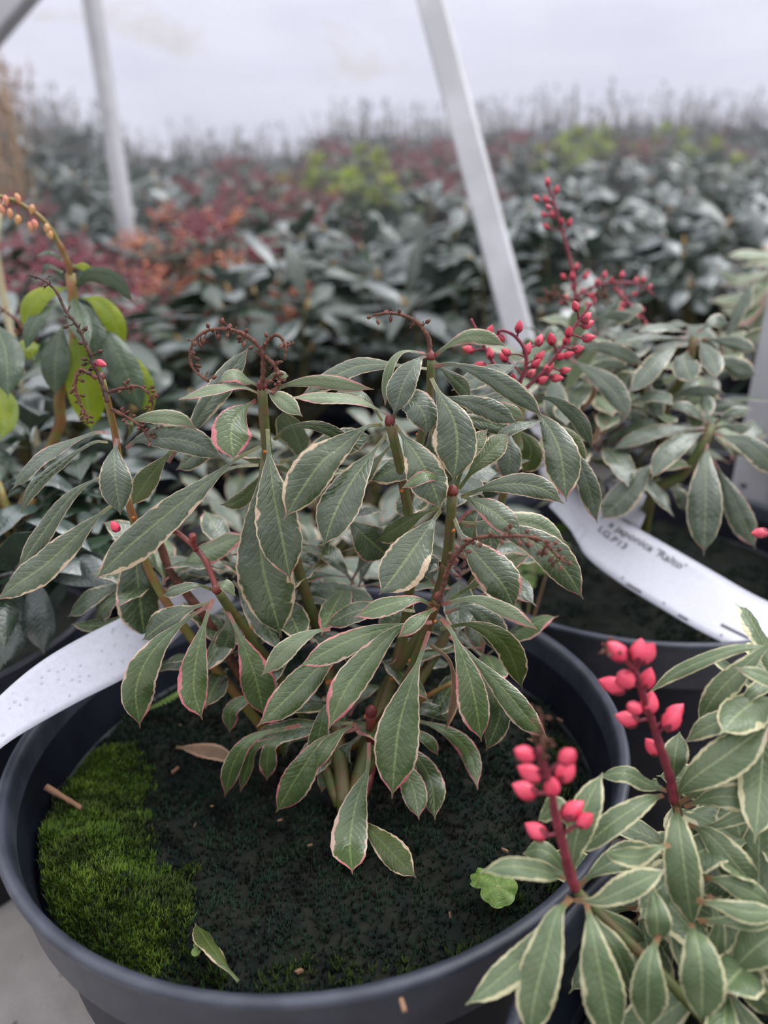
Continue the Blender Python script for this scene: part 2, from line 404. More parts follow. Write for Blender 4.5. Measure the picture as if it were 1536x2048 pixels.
for i in range(nx+1):
    for j in range(nz+1):
        x = -7 + 14*i/nx; s = j/nz*3.6
        z = FLOOR + s if s < 1.0 else 1.0 + FLOOR + 2.2*math.sin((s-1.0)/2.6*1.2)
        y = 5.4 - (0 if s < 1.0 else 2.2*(1-math.cos((s-1.0)/2.6*1.2)))
        y += .05*noise.noise(Vector((x*.9, z*1.5, 3))) + .02*noise.noise(Vector((x*3 + z*2, z*4, 9)))
        vs.append((x, y, z))
for i in range(nx):
    for j in range(nz):
        a = i*(nz+1)+j; fs.append((a, a+1, a+nz+2, a+nz+1))
mb.add(vs, fs, 'film'); w_ = mb.build('wall_back'); w_['kind'] = 'structure'

# ---------------------------------------------------------------- posts
def square_post(P0, P1, w, side, name, label, cat='post', d=None, spots=()):
    """square tube between two points, side = direction of one face"""
    P0, P1 = Vector(P0), Vector(P1); t = (P1-P0).normalized(); a = (side - t*side.dot(t)).normalized(); b = t.cross(a)
    w = w/2; d = (d or w*2)/2; c = w*.16; pts = [(w-c, -d), (w, -d+c), (w, d-c), (w-c, d), (-w+c, d), (-w, d-c), (-w, -d+c), (-w+c, -d)]
    mb = MB(); vs = [P + a*x + b*y for P in (P0, P1) for x, y in pts]
    fs = [(i, (i+1) % 8, 8+(i+1) % 8, 8+i) for i in range(8)] + [tuple(range(8))[::-1], tuple(range(8, 16))]
    mb.add(vs, fs, 'post')
    ob = mb.build(name, smooth=False); tag(ob, label, cat)
    return ob, a, b
def toground(A, B):
    k = (A.z-FLOOR)/(B.z-A.z); return A - (B-A)*k*.999
A = at(1052, 720, .85); B = at(862, 0, 1.03); G = toground(A, B); T = A + (B-A)*2.0
square_post(G, T, .031, Vector((1, -.35, 0)), 'support_post', 'white square post leaning left in the middle of the rows of shrubs')
A = at(253, 470, 1.65); B = at(186, 0, 1.65); A.x = (A.x+B.x)/2; X_ = A.x
square_post(Vector((X_, 1.65, FLOOR)), Vector((X_, 1.65, 2.0)), .027, Vector((1, -.5, 0)), 'support_post', 'upright narrow grey-white post at the left, far back among shrubs')
A = at(1467, 1150, .60); B = at(1573, 580, .60); G2 = toground(A, B); A.x = G2.x
ob, a_, b_2 = square_post(G2, A + (B-A)*4, .029, Vector((1, -.75, 0)), 'support_post', 'near white weathered post at the right edge, behind the written label')
ob['label'] = 'near white weathered post at the right edge behind the printed label'
sb = MB()
q = at(1487, 972, .576); lathe_axis(sb, q + Vector((0, -.002, 0)), Vector((0, 1, 0)), [(0, .001), (.0005, .0022), (.004, .0022)], 'dirt', 8)
s_ = sb.build('screw', ob)
square_post(at(200, -205, 1.69), at(-100, 150, 1.69), .05, Vector((0, 0, 1)), 'diagonal_brace', 'grey diagonal brace crossing the top left corner', 'brace')
mb = MB(); tube(mb, [Vector((at(5, 500, .62).x, .62, FLOOR)), at(6, 590, .62), at(-2, 400, .62)], .0032, .0028, 'cane', 12)
cn = mb.build('bamboo_cane'); tag(cn, 'pale bamboo cane at the left edge beside the lime-leaved shrub', 'cane')
# ---------------------------------------------------------------- parts traced in place: pixel + horizontal distance = a point in the room
def path(pts, Y0, dY, ox=0, oy=0, s=1.0, arch=0.0):
    out = []; N = len(pts)
    for i, p in enumerate(pts):
        u = i/(N-1); Y = Y0 + dY*u - arch*math.sin(math.pi*u)
        q = at(ox + p[0]/s, oy + p[1]/s, Y)
        if q.z < .219: q = atz(ox + p[0]/s, oy + p[1]/s, .219)      # rests above the soil
        out.append(q)
    return out
def wpx(w, P): return w*(P[len(P)//2]-CP).dot(fw)/F
rnd = random.Random(11)
def do_leaf(root, w, pts, Y0, dY=-.012, m='leaf', roll=None, name='leaf', ox=0, oy=0, s=1.0, cw=1.0, uw=.35, label=None, arch=.004, nu=26, nv=8, wk=.94, **kw):
    P = path(pts, Y0, dY, ox, oy, s, arch)
    mb = MB()
    if 'a' not in kw: kw['a'] = 1.55 if m == 'leaf_pink' else 1.35; kw['b'] = .72
    leaf(mb, P, wpx(w/s, P)*wk, m, mixn(cw, uw), R(rnd.uniform(-22, 22) if roll is None else roll), nu=nu, nv=nv, **kw)
    o = mb.build(name, root)
    if label: o['label'] = label
    return o
def stem(root, pts, Y0, dY, r0, r1, mat, name='stem', ox=0, oy=0, s=1.0, scars=0, **kw):
    mb = MB(); P = path(pts, Y0, dY, ox, oy, s); tube(mb, P, r0, r1, mat, n=6*(len(pts)-1), k=9, wob=.07, **kw)
    if scars:
        c = curve(P, 60); t = (c[60]-c[58]).normalized()
        lathe_axis(mb, c[60]-t*.0006, t, [(0, r1*1.1), (r1*.8, r1*1.15), (r1*1.6, r1*.8), (r1*2.2, r1*.15)], 'stem_red', 7)
        for i in range(scars):
            k = rnd.randrange(12, 59); t = (c[k+1]-c[k-1]).normalized(); a = t.orthogonal().normalized(); a = Matrix.Rotation(rnd.random()*6.28, 3, t) @ a
            r = r0 + (r1-r0)*k/60
            lathe_axis(mb, c[k] + a*r*.7, a + t*.4, [(0, r*.5), (r*.45, r*.42), (r*.6, r*.1)], 'scar', 6)
    return mb.build(name, root)
def bud(parent, p, axis, ln, mat='bud', ped=None, green=False, name='flower_bud'):
    """pointed ovoid bud with a small calyx, and its stalklet when ped is the point on the main stalk"""
    mb = MB(); axis = axis.normalized(); w = ln*rnd.uniform(.29, .34)*(1.1 if mat == 'bud_bright' else 1)
    b0 = p - axis*ln*.5
    if ped is not None: tube(mb, [ped, ped.lerp(b0, .5) + Vector((0, 0, ln*.12)), b0 + axis*ln*.05], ln*.085, ln*.075, 'rachis', n=5, k=6, cap=False)
    lathe_axis(mb, b0, axis, [(0, ln*.06), (ln*.05, w*.62), (ln*.2, w*.92), (ln*.4, w), (ln*.62, w*.86), (ln*.8, w*.55), (ln*.93, w*.22), (ln, w*.05)], mat, 10)
    # three sepals wrapped round the base
    a = axis.orthogonal().normalized()
    for k in range(4):
        q = Matrix.Rotation(k*1.571 + .4, 3, axis) @ a; s2 = axis.cross(q)
        vs = [b0 + q*w*.55 - s2*w*.45, b0 + q*w*.55 + s2*w*.45, b0 + q*w*1.04 + axis*ln*.28 + s2*w*.32, b0 + q*w*1.07 + axis*ln*.42, b0 + q*w*1.04 + axis*ln*.28 - s2*w*.32]
        mb.add(vs, [(0, 1, 2, 4), (4, 2, 3)], 'rachis' if not green else 'bud_green')
    return mb.build(name, parent)
def flower_stalk(root, pts, Y0, dY, buds, ln, ox=0, oy=0, s=1.0, r0=.0010, r1=.0006, mat='bud', rmat='rachis', jit=.004, label=None, green=False, updir=.35):
    P = path(pts, Y0, dY, ox, oy, s); mb = MB(); tube(mb, P, r0, r1, rmat, n=6*(len(pts)-1), k=8, wob=.1)
    st = mb.build('flower_stalk', root)
    if label: st['label'] = label
    c = curve(P, 80)
    for (bx, by) in buds:
        x, y = ox + bx/s, oy + by/s
        k = min(range(81), key=lambda i: math.hypot(proj(c[i])[0]-x, proj(c[i])[1]-y - 14/s*s))
        k = max(0, k-2)
        Y = c[k].y + rnd.uniform(-jit, jit); p = at(x, y, Y)
        ax = (p - c[k]); ax = ax.normalized() + Vector((rnd.uniform(-.3, .3), rnd.uniform(-.4, .2), updir)); 
        bud(st, p, ax, ln*rnd.uniform(.88, 1.1), mat, c[k], green)
    return st
def dried(root, pts, Y0, dY, r=.0007, ox=0, oy=0, s=1.0, mat='dry', tufts=18, tl=.0035, label=None):
    P = path(pts, Y0, dY, ox, oy, s); mb = MB(); r *= .8; tl *= .7; tufts = int(tufts*1.2); tube(mb, P, r*1.25, r*.6, mat, n=7*(len(pts)-1), k=6, wob=.3)
    c = curve(P, 80)
    for i in range(tufts):
        k = rnd.randrange(14, 80); t = (c[k]-c[k-1]).normalized(); a = Matrix.Rotation(rnd.random()*6.28, 3, t) @ t.orthogonal().normalized()
        e = c[k] + (a + t*rnd.uniform(-.2, .8)).normalized()*tl*rnd.uniform(.5, 1.2)
        tube(mb, [c[k], c[k].lerp(e, .5) + Vector((0, 0, -.0004)), e], r*.4, r*.22, mat, n=3, k=5)
        if rnd.random() < .5: lathe_axis(mb, e, (e-c[k]), [(0, r*.5), (r*.8, r*1.1), (r*2.0, r*.9), (r*3.0, r*.2)], mat, 5)
        if rnd.random() < .6: # torn calyx remnants
            for q in range(3):
                a2 = Matrix.Rotation(q*2.1, 3, (e-c[k]).normalized()) @ (e-c[k]).orthogonal().normalized(); d = (e-c[k]).normalized()
                mb.add([e - a2*.0003, e + d.cross(a2)*.0005, e + d*.0016 + a2*.0009], [(0, 1, 2)], mat)
    o = mb.build('dried_flower_stalk', root)
    if label: o['label'] = label
    return o

# random whorl of leaves around a hub, in world space
def whorl(add, hub, axis, n, ln, w, mats, rs, droop=.45, tilt=.15, res=(12, 6), **kw):
    axis = axis.normalized(); a0 = axis.orthogonal().normalized(); q0 = rs.random()*6.28
    for i in range(n):
        q = q0 + 2.4*i; a = Matrix.Rotation(q, 3, axis) @ a0
        el = tilt + rs.uniform(-.25, .35) + .5*(i/n); L = ln*rs.uniform(.75, 1.12)
        d = (a*math.cos(el) + axis*math.sin(el)).normalized()
        dr = droop*rs.uniform(.4, 1.3)
        b = hub - axis*.012*(1-i/n)
        P = [b, b + d*L*.35 + Vector((0, 0, .01*L)), b + d*L*.7 - Vector((0, 0, dr*L*.22)), b + d*L*.97 - Vector((0, 0, dr*L*.62))]
        add(P, w*rs.uniform(.85, 1.15), rs.choice(mats), (axis*1.0 + Vector((0, 0, .4))).normalized(), rs.uniform(-.4, .4), res)
def leaf_parts(root, **kw):
    def add(P, w, m, nn, roll, res):
        mb = MB(); leaf(mb, P, w, m, nn, roll, nu=res[0]*2-2, nv=res[1], match=False, **kw); mb.build('leaf', root)
    return add
def leaf_into(mb, **kw):
    def add(P, w, m, nn, roll, res): leaf(mb, P, w, m, nn, roll, nu=res[0], nv=res[1], match=False, **kw)
    return add

# ================================================================= the shrub in the big pot, centre
c1 = (-.035, .296)
main = empty('variegated_shrub', (c1[0], c1[1], FLOOR), 'centre shrub with cream and pink edged dark leaves in the mossy round black pot', 'potted plant')
mb = MB(); pot_lathe(mb, *c1); p_ = mb.build('pot', main); weld(p_)
pA = atz(165, 1740, .207); pB = atz(215, 1600, .205); pC = atz(250, 1850, .207); pD = atz(330, 1500, .203); pE = atz(600, 1800, .205); pF = atz(950, 1560, .205); pG = atz(90, 1700, .205)
patches = [(pA.x, pA.y, .030, .013), (pB.x, pB.y, .022, .010), (pC.x, pC.y, .020, .010), (pD.x, pD.y, .035, .008), (pE.x, pE.y, .05, .006), (pF.x, pF.y, .05, .008)]
make_soil(main, *c1, patches, .205, .1275)
def inb(x, y):
    f = noise.noise(Vector((x*45, y*45, 2)))*.5 + noise.noise(Vector((x*130, y*130, 3)))*.35
    d = min(math.hypot(x-pA.x, y-pA.y)/.033, math.hypot(x-pB.x, y-pB.y)/.021, math.hypot(x-pC.x, y-pC.y)/.029, math.hypot(x-pG.x, y-pG.y)/.018)
    return d < 1.02 + f*.7 and rnd.random() > max(0, (d-.75)*2)
def ind(x, y): return noise.noise(Vector((x*22, y*22, 5))) > -.75 and math.hypot(x-c1[0], y-c1[1]) > .018
mo = make_moss(main, *c1, patches, .205, inb, 6500, 'moss', .0030, blades=4, mix='moss_mid'); mo['label'] = 'bright green moss cushion'
def edge(x, y): return math.hypot(x-c1[0], y-c1[1]) > .104 + .02*noise.noise(Vector((x*40, y*40, 8))) and y < c1[1]+.02 and noise.noise(Vector((x*60, y*60, 8))) > -.05
make_moss(main, *c1, patches, .205, edge, 1500, 'moss_mid', .0030, blades=4)['label'] = 'thin olive moss along the rim'
mo = make_moss(main, *c1, patches, .205, ind, 16000, 'moss_dark', .0026, blades=4, mix='soil'); mo['label'] = 'dark green moss'

# woody stems from the soil up to the whorls
base = [(700, 1560)]
stem(main, [(705, 1640), (740, 1530), (742, 1425)], .300, -.030, .0036, .0024, 'stem_red', scars=4)
stem(main, [(742, 1470), (800, 1390), (835, 1310), (862, 1240), (876, 1195)], .275, -.020, .0026, .0017, 'stem', scars=9)
stem(main, [(700, 1620), (760, 1400), (850, 1250), (892, 1130), (905, 985)], .305, -.030, .0032, .0020, 'stem', scars=9)
stem(main, [(690, 1620), (660, 1350), (600, 1150), (545, 960), (530, 860), (524, 775)], .305, -.010, .0034, .0019, 'stem', scars=9)
stem(main, [(700, 1600), (800, 1300), (822, 1100), (805, 960), (780, 845)], .310, -.025, .0032, .0019, 'stem', scars=9)
stem(main, [(805, 1060), (845, 860), (860, 780), (862, 715)], .300, -.005, .0022, .0016, 'stem', scars=7)
stem(main, [(680, 1610), (600, 1420), (500, 1270), (458, 1215), (434, 1180)], .300, -.025, .0028, .0018, 'stem', scars=8)
stem(main, [(436, 1185), (426, 1158), (410, 1120), (384, 1090), (352, 1064), (319, 1054)], .275, .012, .0013, .0010, 'stem_red')
stem(main, [(392, 1100), (386, 1085), (385, 1069)], .279, -.002, .0012, .0015, 'stem_red')
stem(main, [(520, 1420), (420, 1250), (345, 1150), (325, 1100), (310, 1060)], .305, .005, .0024, .0018, 'dry')
stem(main, [(560, 1500), (330, 1200), (262, 1020), (240, 930), (230, 865), (222, 830), (212, 790), (203, 755)], .305, -.018, .0026, .0013, 'stem_yellow', scars=8)
stem(main, [(720, 1560), (930, 1200), (1010, 980), (1035, 870), (1048, 785)], .310, .020, .0030, .0016, 'stem', scars=6)
stem(main, [(700, 1500), (770, 1450), (850, 1395), (905, 1365)], .290, -.01, .0016, .0011, 'stem_yellow')

YA, YB, YC, YD, YE, YF, YG, YH, YI = .295, .286, .296, .276, .256, .272, .276, .288, .335
LV = [
 # --- top left whorl
 (YA, 26, [(525, 790), (482, 773), (430, 778), (357, 799)], -.02, 'leaf_pale', 25),
 (YA, 34, [(520, 773), (490, 757), (464, 747), (436, 765)], -.012, 'leaf_pale', 20),
 (YA, 82, [(512, 800), (480, 825), (462, 865), (468, 922)], -.022, 'leaf_pink', -20),
 (YA, 38, [(529, 779), (550, 790), (575, 808), (605, 833)], -.02, 'leaf_pale', 10),
 (YA, 26, [(540, 783), (580, 768), (643, 762), (748, 779)], -.014, 'leaf_pale', 35),
 (YA+.008, 50, [(856, 738), (775, 729), (700, 738), (600, 792)], .01, 'leaf', 20),
 (YA-.004, 96, [(535, 858), (540, 925), (549, 995), (565, 1080), (581, 1164)], -.020, 'leaf', -6),
 (YA+.004, 118, [(527, 900), (518, 1000), (525, 1127), (545, 1210), (564, 1278)], -.014, 'leaf', 6),
 (YA, 82, [(520, 893), (470, 920), (400, 975), (325, 1036), (250, 1100), (186, 1163)], -.012, 'leaf', 8),
 (YA+.008, 30, [(517, 930), (455, 938), (395, 985), (330, 1030), (262, 1070)], -.002, 'leaf', 20),
 (YA+.004, 24, [(548, 880), (580, 855), (630, 852), (672, 868), (720, 900)], .006, 'leaf', 30),
 (YA+.012, 60, [(560, 925), (610, 910), (660, 893), (745, 870)], .012, 'leaf', 10),
 (YA+.012, 50, [(500, 870), (450, 880), (400, 905), (352, 940)], .010, 'leaf', 10),
 (YH+.02, 50, [(336, 925), (395, 840), (440, 775), (500, 692)], .01, 'leaf_grey', 10),
 (YA+.003, 20, [(530, 765), (545, 752), (560, 750), (577, 752)], .004, 'leaf_pale', 20),
 (YA+.01, 34, [(540, 905), (520, 960), (480, 1000), (440, 1010)], .004, 'leaf_olive', 0),
 # --- middle whorl
 (YB, 32, [(783, 836), (735, 808), (672, 796), (580, 795)], -.014, 'leaf_pale', 30),
 (YB, 86, [(764, 850), (731, 855), (680, 895), (643, 925), (600, 985), (568, 1039)], -.020, 'leaf', -8),
 (YB, 88, [(772, 870), (735, 920), (696, 975), (668, 1030), (646, 1096)], -.022, 'leaf', 10),
 (YB, 84, [(791, 850), (812, 880), (840, 919), (865, 970), (882, 1021)], -.018, 'leaf', 4),
 (YB+.004, 70, [(785, 843), (800, 805), (830, 806), (850, 835), (853, 872)], -.010, 'leaf_grey', -10),
 (YB+.01, 52, [(790, 880), (740, 935), (700, 960), (650, 955)], .01, 'leaf', 10),
 (YB+.006, 30, [(765, 842), (735, 800), (700, 785), (655, 800)], .006, 'leaf', 30),
 (YB+.018, 78, [(800, 960), (690, 1030), (725, 1068), (780, 1116)][1:], .002, 'leaf', 15),
 # --- top right whorl
 (YC-.004, 62, [(851, 712), (836, 722), (808, 765), (787, 829)], -.014, 'leaf_grey', 8),
 (YC+.002, 24, [(850, 706), (803, 704), (777, 745), (770, 812)], -.002, 'leaf_pale', 30),
 (YC, 30, [(866, 714), (895, 692), (934, 674), (975, 676), (1010, 692)], -.006, 'leaf_pale', 25),
 (YC-.006, 40, [(866, 733), (908, 729), (977, 753), (1045, 796), (1087, 836)], -.012, 'leaf_grey', 25),
 (YC-.008, 92, [(863, 756), (880, 790), (908, 841), (915, 900), (906, 964)], -.018, 'leaf', 0),
 (YC+.008, 34, [(863, 720), (902, 753), (925, 775), (941, 797)], .008, 'leaf', 10),
 (YC+.002, 44, [(872, 800), (905, 797), (970, 815), (1035, 847)], -.006, 'leaf_grey', 20),
 (YC+.006, 26, [(955, 815), (985, 810), (1020, 820), (1049, 839)], 0, 'leaf_pale', 25),
 (YC+.012, 40, [(875, 830), (930, 838), (985, 850), (1030, 868)], .006, 'leaf', 10),
 (YC+.012, 60, [(865, 850), (860, 900), (890, 960), (880, 1000)], .004, 'leaf', 10),
 # --- whorl behind, under the bud clusters
 (YI, 48, [(1052, 718), (1015, 735), (970, 748), (903, 781)], -.01, 'leaf_grey', 15),
 (YI, 30, [(1056, 795), (1107, 800), (1156, 838), (1186, 897)], -.014, 'leaf_grey', 35),
 (YI-.01, 76, [(1060, 812), (1091, 845), (1120, 905), (1133, 1004)], -.03, 'leaf', 0),
 (YI, 44, [(1080, 835), (1110, 852), (1145, 885), (1169, 935)], -.01, 'leaf_olive', -10),
 (YI-.002, 46, [(1105, 855), (1140, 900), (1172, 960), (1195, 1047)], -.012, 'leaf_grey', 5),
 (YI-.02, 28, [(1091, 840), (1060, 846), (1025, 858), (986, 877)], -.01, 'leaf_grey', 25),
 (YI-.008, 58, [(1018, 845), (1015, 880), (1020, 920), (1012, 964)], -.012, 'leaf_grey', -6),
 (YI+.004, 50, [(1030, 850), (1060, 890), (1058, 920), (1045, 945)], 0, 'leaf_olive', 0),
 (YI+.004, 60, [(1010, 900), (985, 945), (970, 975), (962, 1005)], 0, 'leaf_grey', 0),
 (YI+.004, 30, [(1040, 800), (1000, 790), (960, 805), (925, 830)], .0, 'leaf_grey', 20),
 # --- right middle whorl
 (YD, 50, [(922, 994), (977, 974), (1040, 968), (1090, 980), (1128, 1008)], -.012, 'leaf', 10),
 (YD, 58, [(925, 992), (955, 1005), (995, 1030), (1044, 1074)], -.018, 'leaf', 0),
 (YD, 84, [(908, 1036), (925, 1075), (967, 1125), (1005, 1170), (1030, 1220)], -.018, 'leaf', 6),
 (YD, 98, [(882, 1020), (860, 1050), (824, 1103), (790, 1150), (758, 1190)], -.022, 'leaf', -4),
 (YD+.006, 72, [(922, 1045), (1000, 1055), (1085, 1095), (1130, 1140), (1167, 1199)], -.012, 'leaf', 8),
 (YD+.012, 52, [(930, 1052), (1000, 1040), (1070, 1052), (1133, 1085)], 0, 'leaf_pale', 10),
 (YD-.002, 30, [(893, 975), (865, 952), (840, 955), (804, 976)], -.008, 'leaf_pink', 10),
 (YD+.016, 60, [(890, 980), (850, 930), (800, 935), (738, 962)], .004, 'leaf', 10),
 (YD+.014, 46, [(885, 1012), (835, 1032), (795, 1055), (752, 1082)], .01, 'leaf_olive', 10),
 (YD+.004, 36, [(912, 975), (930, 925), (950, 890), (976, 858)], .012, 'leaf_olive', 10),
 (YD+.012, 48, [(918, 978), (950, 935), (985, 900), (1018, 866)], .014, 'leaf_olive', 10),
 # --- lower right whorl
 (YE, 30, [(883, 1209), (947, 1198), (1015, 1222), (1076, 1260)], -.012, 'leaf_pale', 20),
 (YE, 44, [(866, 1211), (833, 1198), (774, 1210), (708, 1234)], -.010, 'leaf_pink', 12),
 (YE-.003, 34, [(872, 1216), (850, 1230), (825, 1252), (796, 1275)], -.014, 'leaf_pink', 0),
 (YE+.006, 58, [(864, 1240), (795, 1252), (701, 1280), (596, 1334)], -.012, 'leaf_pink', 8),
 (YE, 68, [(864, 1244), (795, 1258), (715, 1345), (680, 1400), (656, 1462)], -.022, 'leaf_pink', -5),
 (YE-.006, 96, [(858, 1262), (835, 1330), (801, 1440), (790, 1520), (784, 1598)], -.024, 'leaf_pink', 4),
 (YE-.004, 68, [(882, 1237), (905, 1265), (933, 1335), (950, 1400), (963, 1484)], -.020, 'leaf_pink', -8),
 (YE+.010, 54, [(880, 1259), (945, 1250), (1010, 1290), (1045, 1378)], .002, 'leaf_olive', 20),
 (YE+.004, 54, [(900, 1272), (947, 1315), (1015, 1387), (1050, 1430), (1098, 1480)], -.016, 'leaf_pink', 5),
 (YE+.010, 52, [(940, 1320), (975, 1375), (1000, 1425), (972, 1503)], -.006, 'leaf', 8),
 (YE+.006, 20, [(860, 1290), (900, 1325), (908, 1396), (890, 1462)], .0, 'leaf_brown', 40),
 (YE+.018, 48, [(830, 1222), (760, 1215), (705, 1225), (650, 1252)], .004, 'leaf', 15),
 (YE+.020, 60, [(890, 1225), (940, 1215), (985, 1250), (1000, 1310)], .006, 'leaf_grey', 10),
 (YE+.024, 40, [(900, 1200), (960, 1160), (1000, 1130), (1060, 1110)], .014, 'leaf_olive', 10),
 (YE+.026, 70, [(870, 1170), (850, 1130), (865, 1160), (895, 1210)][:3], .01, 'leaf_grey', 10),
 # --- lowest whorl
 (YF-.006, 76, [(738, 1485), (735, 1540), (714, 1600), (700, 1680), (705, 1749)], -.018, 'leaf_pink', -4),
 (YF, 24, [(790, 1440), (837, 1469), (860, 1485), (876, 1511)], -.008, 'leaf_pink', 15),
 (YF, 54, [(765, 1480), (800, 1530), (826, 1575), (838, 1640)], -.012, 'leaf_pink', 0),
 (YF+.004, 50, [(775, 1470), (830, 1510), (862, 1565), (870, 1640)], -.006, 'leaf', 8),
 (YF, 66, [(720, 1455), (650, 1480), (600, 1545), (551, 1626)], -.012, 'leaf_pink', -10),
 (YF+.002, 36, [(712, 1446), (680, 1466), (650, 1500), (630, 1540)], -.014, 'leaf_pink', 10),
 (YF+.006, 46, [(705, 1385), (660, 1405), (640, 1460), (627, 1543)], -.010, 'leaf_pink', 10),
 (YF+.008, 52, [(722, 1470), (690, 1500), (680, 1535), (698, 1566)], .0, 'leaf', 0),
 (YF+.010, 52, [(705, 1445), (620, 1452), (560, 1462), (496, 1474)], .0, 'leaf', 15),
 (YF+.004, 40, [(600, 1450), (509, 1474), (468, 1524), (449, 1594)], -.004, 'leaf_pink', -5),
 (YF+.006, 26, [(600, 1460), (512, 1494), (495, 1535), (481, 1584)], -.002, 'leaf_pink', -5),
 (YF+.006, 38, [(620, 1470), (548, 1485), (535, 1520), (534, 1562)], -.002, 'leaf_pink', 5),
 (YF+.008, 16, [(620, 1475), (575, 1485), (564, 1517)], 0, 'leaf_pink', 5),
 (YF+.008, 26, [(670, 1500), (650, 1530), (643, 1585)], 0, 'leaf_pink', 5),
 (YF+.012, 40, [(800, 1440), (855, 1447), (905, 1470), (940, 1510), (956, 1580)], -.002, 'leaf_pink', 8),
 (YF+.016, 28, [(780, 1428), (850, 1418), (905, 1440)], .0, 'leaf', 10),
 (YF-.002, 58, [(705, 1620), (745, 1665), (790, 1712), (833, 1757)], -.006, 'leaf_olive', 10),
 # --- left lower whorl
 (YG, 26, [(423, 1178), (391, 1170), (350, 1180), (325, 1192)], -.004, 'leaf', 10),
 (YG-.002, 26, [(434, 1168), (450, 1170), (471, 1192)], -.006, 'leaf_pale', 10),
 (YG-.004, 64, [(426, 1197), (410, 1245), (394, 1310), (388, 1380), (405, 1440)], -.018, 'leaf_pink', 0),
 (YG, 74, [(421, 1208), (358, 1250), (300, 1310), (272, 1380), (280, 1457)], -.014, 'leaf_pink', 6),
 (YG+.010, 62, [(422, 1203), (370, 1222), (330, 1245), (284, 1281)], .0, 'leaf', 8),
 (YG+.004, 74, [(455, 1222), (478, 1270), (508, 1345), (529, 1434)], -.008, 'leaf_pink', 5),
 (YE+.012, 42, [(660, 1258), (623, 1265), (573, 1296), (523, 1351)], -.006, 'leaf_pale', 0),
 (YE+.012, 66, [(725, 1288), (655, 1320), (582, 1390), (513, 1454)], -.014, 'leaf_pink', 0),
 (YG+.012, 34, [(540, 1390), (500, 1395), (462, 1420), (459, 1466)], .0, 'leaf_pink', 10),
]
for q in LV[:93]:
    y0, w, pts, dy, m, roll = q
    do_leaf(main, w, pts, y0, dy, m, roll, pet=.12 if len(pts) > 3 else .06)
# remaining leaves of the crown, deeper inside
LW = [
 (YG+.014, 46, [(450, 1215), (458, 1265), (440, 1318)], .0, 'leaf', 0),
 (.312, 88, [(285, 1040), (272, 1100), (280, 1197), (290, 1281)], -.01, 'leaf', 0),
 (.318, 42, [(280, 1165), (228, 1175), (179, 1200), (136, 1234)], .0, 'leaf_grey', 10),
 (.316, 46, [(262, 1180), (232, 1195), (208, 1215), (191, 1238)], .0, 'leaf', 10),
 (.314, 32, [(290, 1210), (247, 1238), (195, 1252), (142, 1248)], .0, 'leaf', 20),
 # far left whorl
 (YH, 36, [(215, 864), (180, 868), (98, 905), (55, 940), (24, 979)], -.008, 'leaf_grey', 25),
 (YH+.002, 30, [(215, 884), (179, 888), (91, 952), (58, 990), (41, 1027)], -.006, 'leaf', 25),
 (YH-.004, 64, [(234, 877), (229, 915), (231, 960), (241, 1030)], -.012, 'leaf_grey', 0),
 (YH, 30, [(251, 845), (293, 835), (358, 838), (395, 862)], -.004, 'leaf_pale', 20),
 (YH+.004, 54, [(252, 897), (285, 878), (372, 882), (452, 920)], -.006, 'leaf_grey', 20),
 (YH+.008, 48, [(350, 895), (322, 925), (294, 962), (262, 1012)], .0, 'leaf_olive', 0),
 (YH+.01, 42, [(230, 940), (150, 985), (80, 1075), (30, 1150)], -.002, 'leaf', 20),
 (YH+.006, 66, [(240, 998), (185, 1042), (100, 1122), (40, 1165), (-12, 1204)], -.008, 'leaf', 5),
 (YH-.003, 10, [(256, 840), (262, 850), (258, 870)], .0, 'leaf_olive', 5),
]
mb = MB()
for (y0, w, pts, dy, m, roll) in LV[93:]: pass
hold = main
for (y0, w, pts, dy, m, roll) in LW[:7]:
    do_leaf(main, w, pts, y0, dy, m, roll, pet=.1)
for (y0, w, pts, dy, m, roll) in LW[7:]+LV[93:]:
    P = path(pts, y0, dy, arch=.004); leaf(mb, P, wpx(w, P), m, mixn(1, .35), R(roll))
rs = random.Random(5)
for (px, py, Y) in [(600, 1250, .315), (700, 1150, .32), (640, 1080, .325), (930, 1130, .32), (560, 1170, .318), (760, 1290, .315), (960, 1290, .31), (620, 930, .33), (870, 940, .325), (960, 960, .34), (450, 1290, .315), (700, 1420, .30), (330, 1150, .32), (470, 1130, .322)]:
    whorl(leaf_into(mb), at(px, py, Y), Vector((rs.uniform(-.4, .4), rs.uniform(-.5, .2), 1)), 7, .048, .0135, ['leaf', 'leaf', 'leaf_grey', 'leaf_pink'], rs, res=(18, 6))
fo = mb.build('inner_foliage', main); fo['kind'] = 'stuff'

dried(main, [(525, 775), (526, 735), (524, 705), (505, 680), (470, 662), (430, 658), (397, 672), (380, 705), (387, 738), (418, 764)], .294, -.01, .00105, tufts=34, label='curled brown dried flower stalk')
dried(main, [(524, 703), (533, 685), (548, 671), (562, 675), (571, 695), (569, 721)], .294, -.004, .0009, tufts=8)
dried(main, [(530, 712), (545, 726), (556, 745), (558, 768), (548, 792)], .292, -.006, .0009, tufts=30, tl=.0028)
dried(main, [(860, 712), (858, 680), (846, 658), (835, 645), (810, 632), (780, 626), (746, 630)], .296, .0, .0010, mat='dry', tufts=12, label='brown dried flower stalk pointing left')
dried(main, [(877, 1205), (888, 1165), (897, 1135), (912, 1110), (935, 1086), (962, 1074), (1005, 1073), (1042, 1072), (1084, 1080), (1110, 1106), (1132, 1126)], .250, -.022, .0010, tufts=46, tl=.004, label='reddish dried flower stalk arching over the leaves')
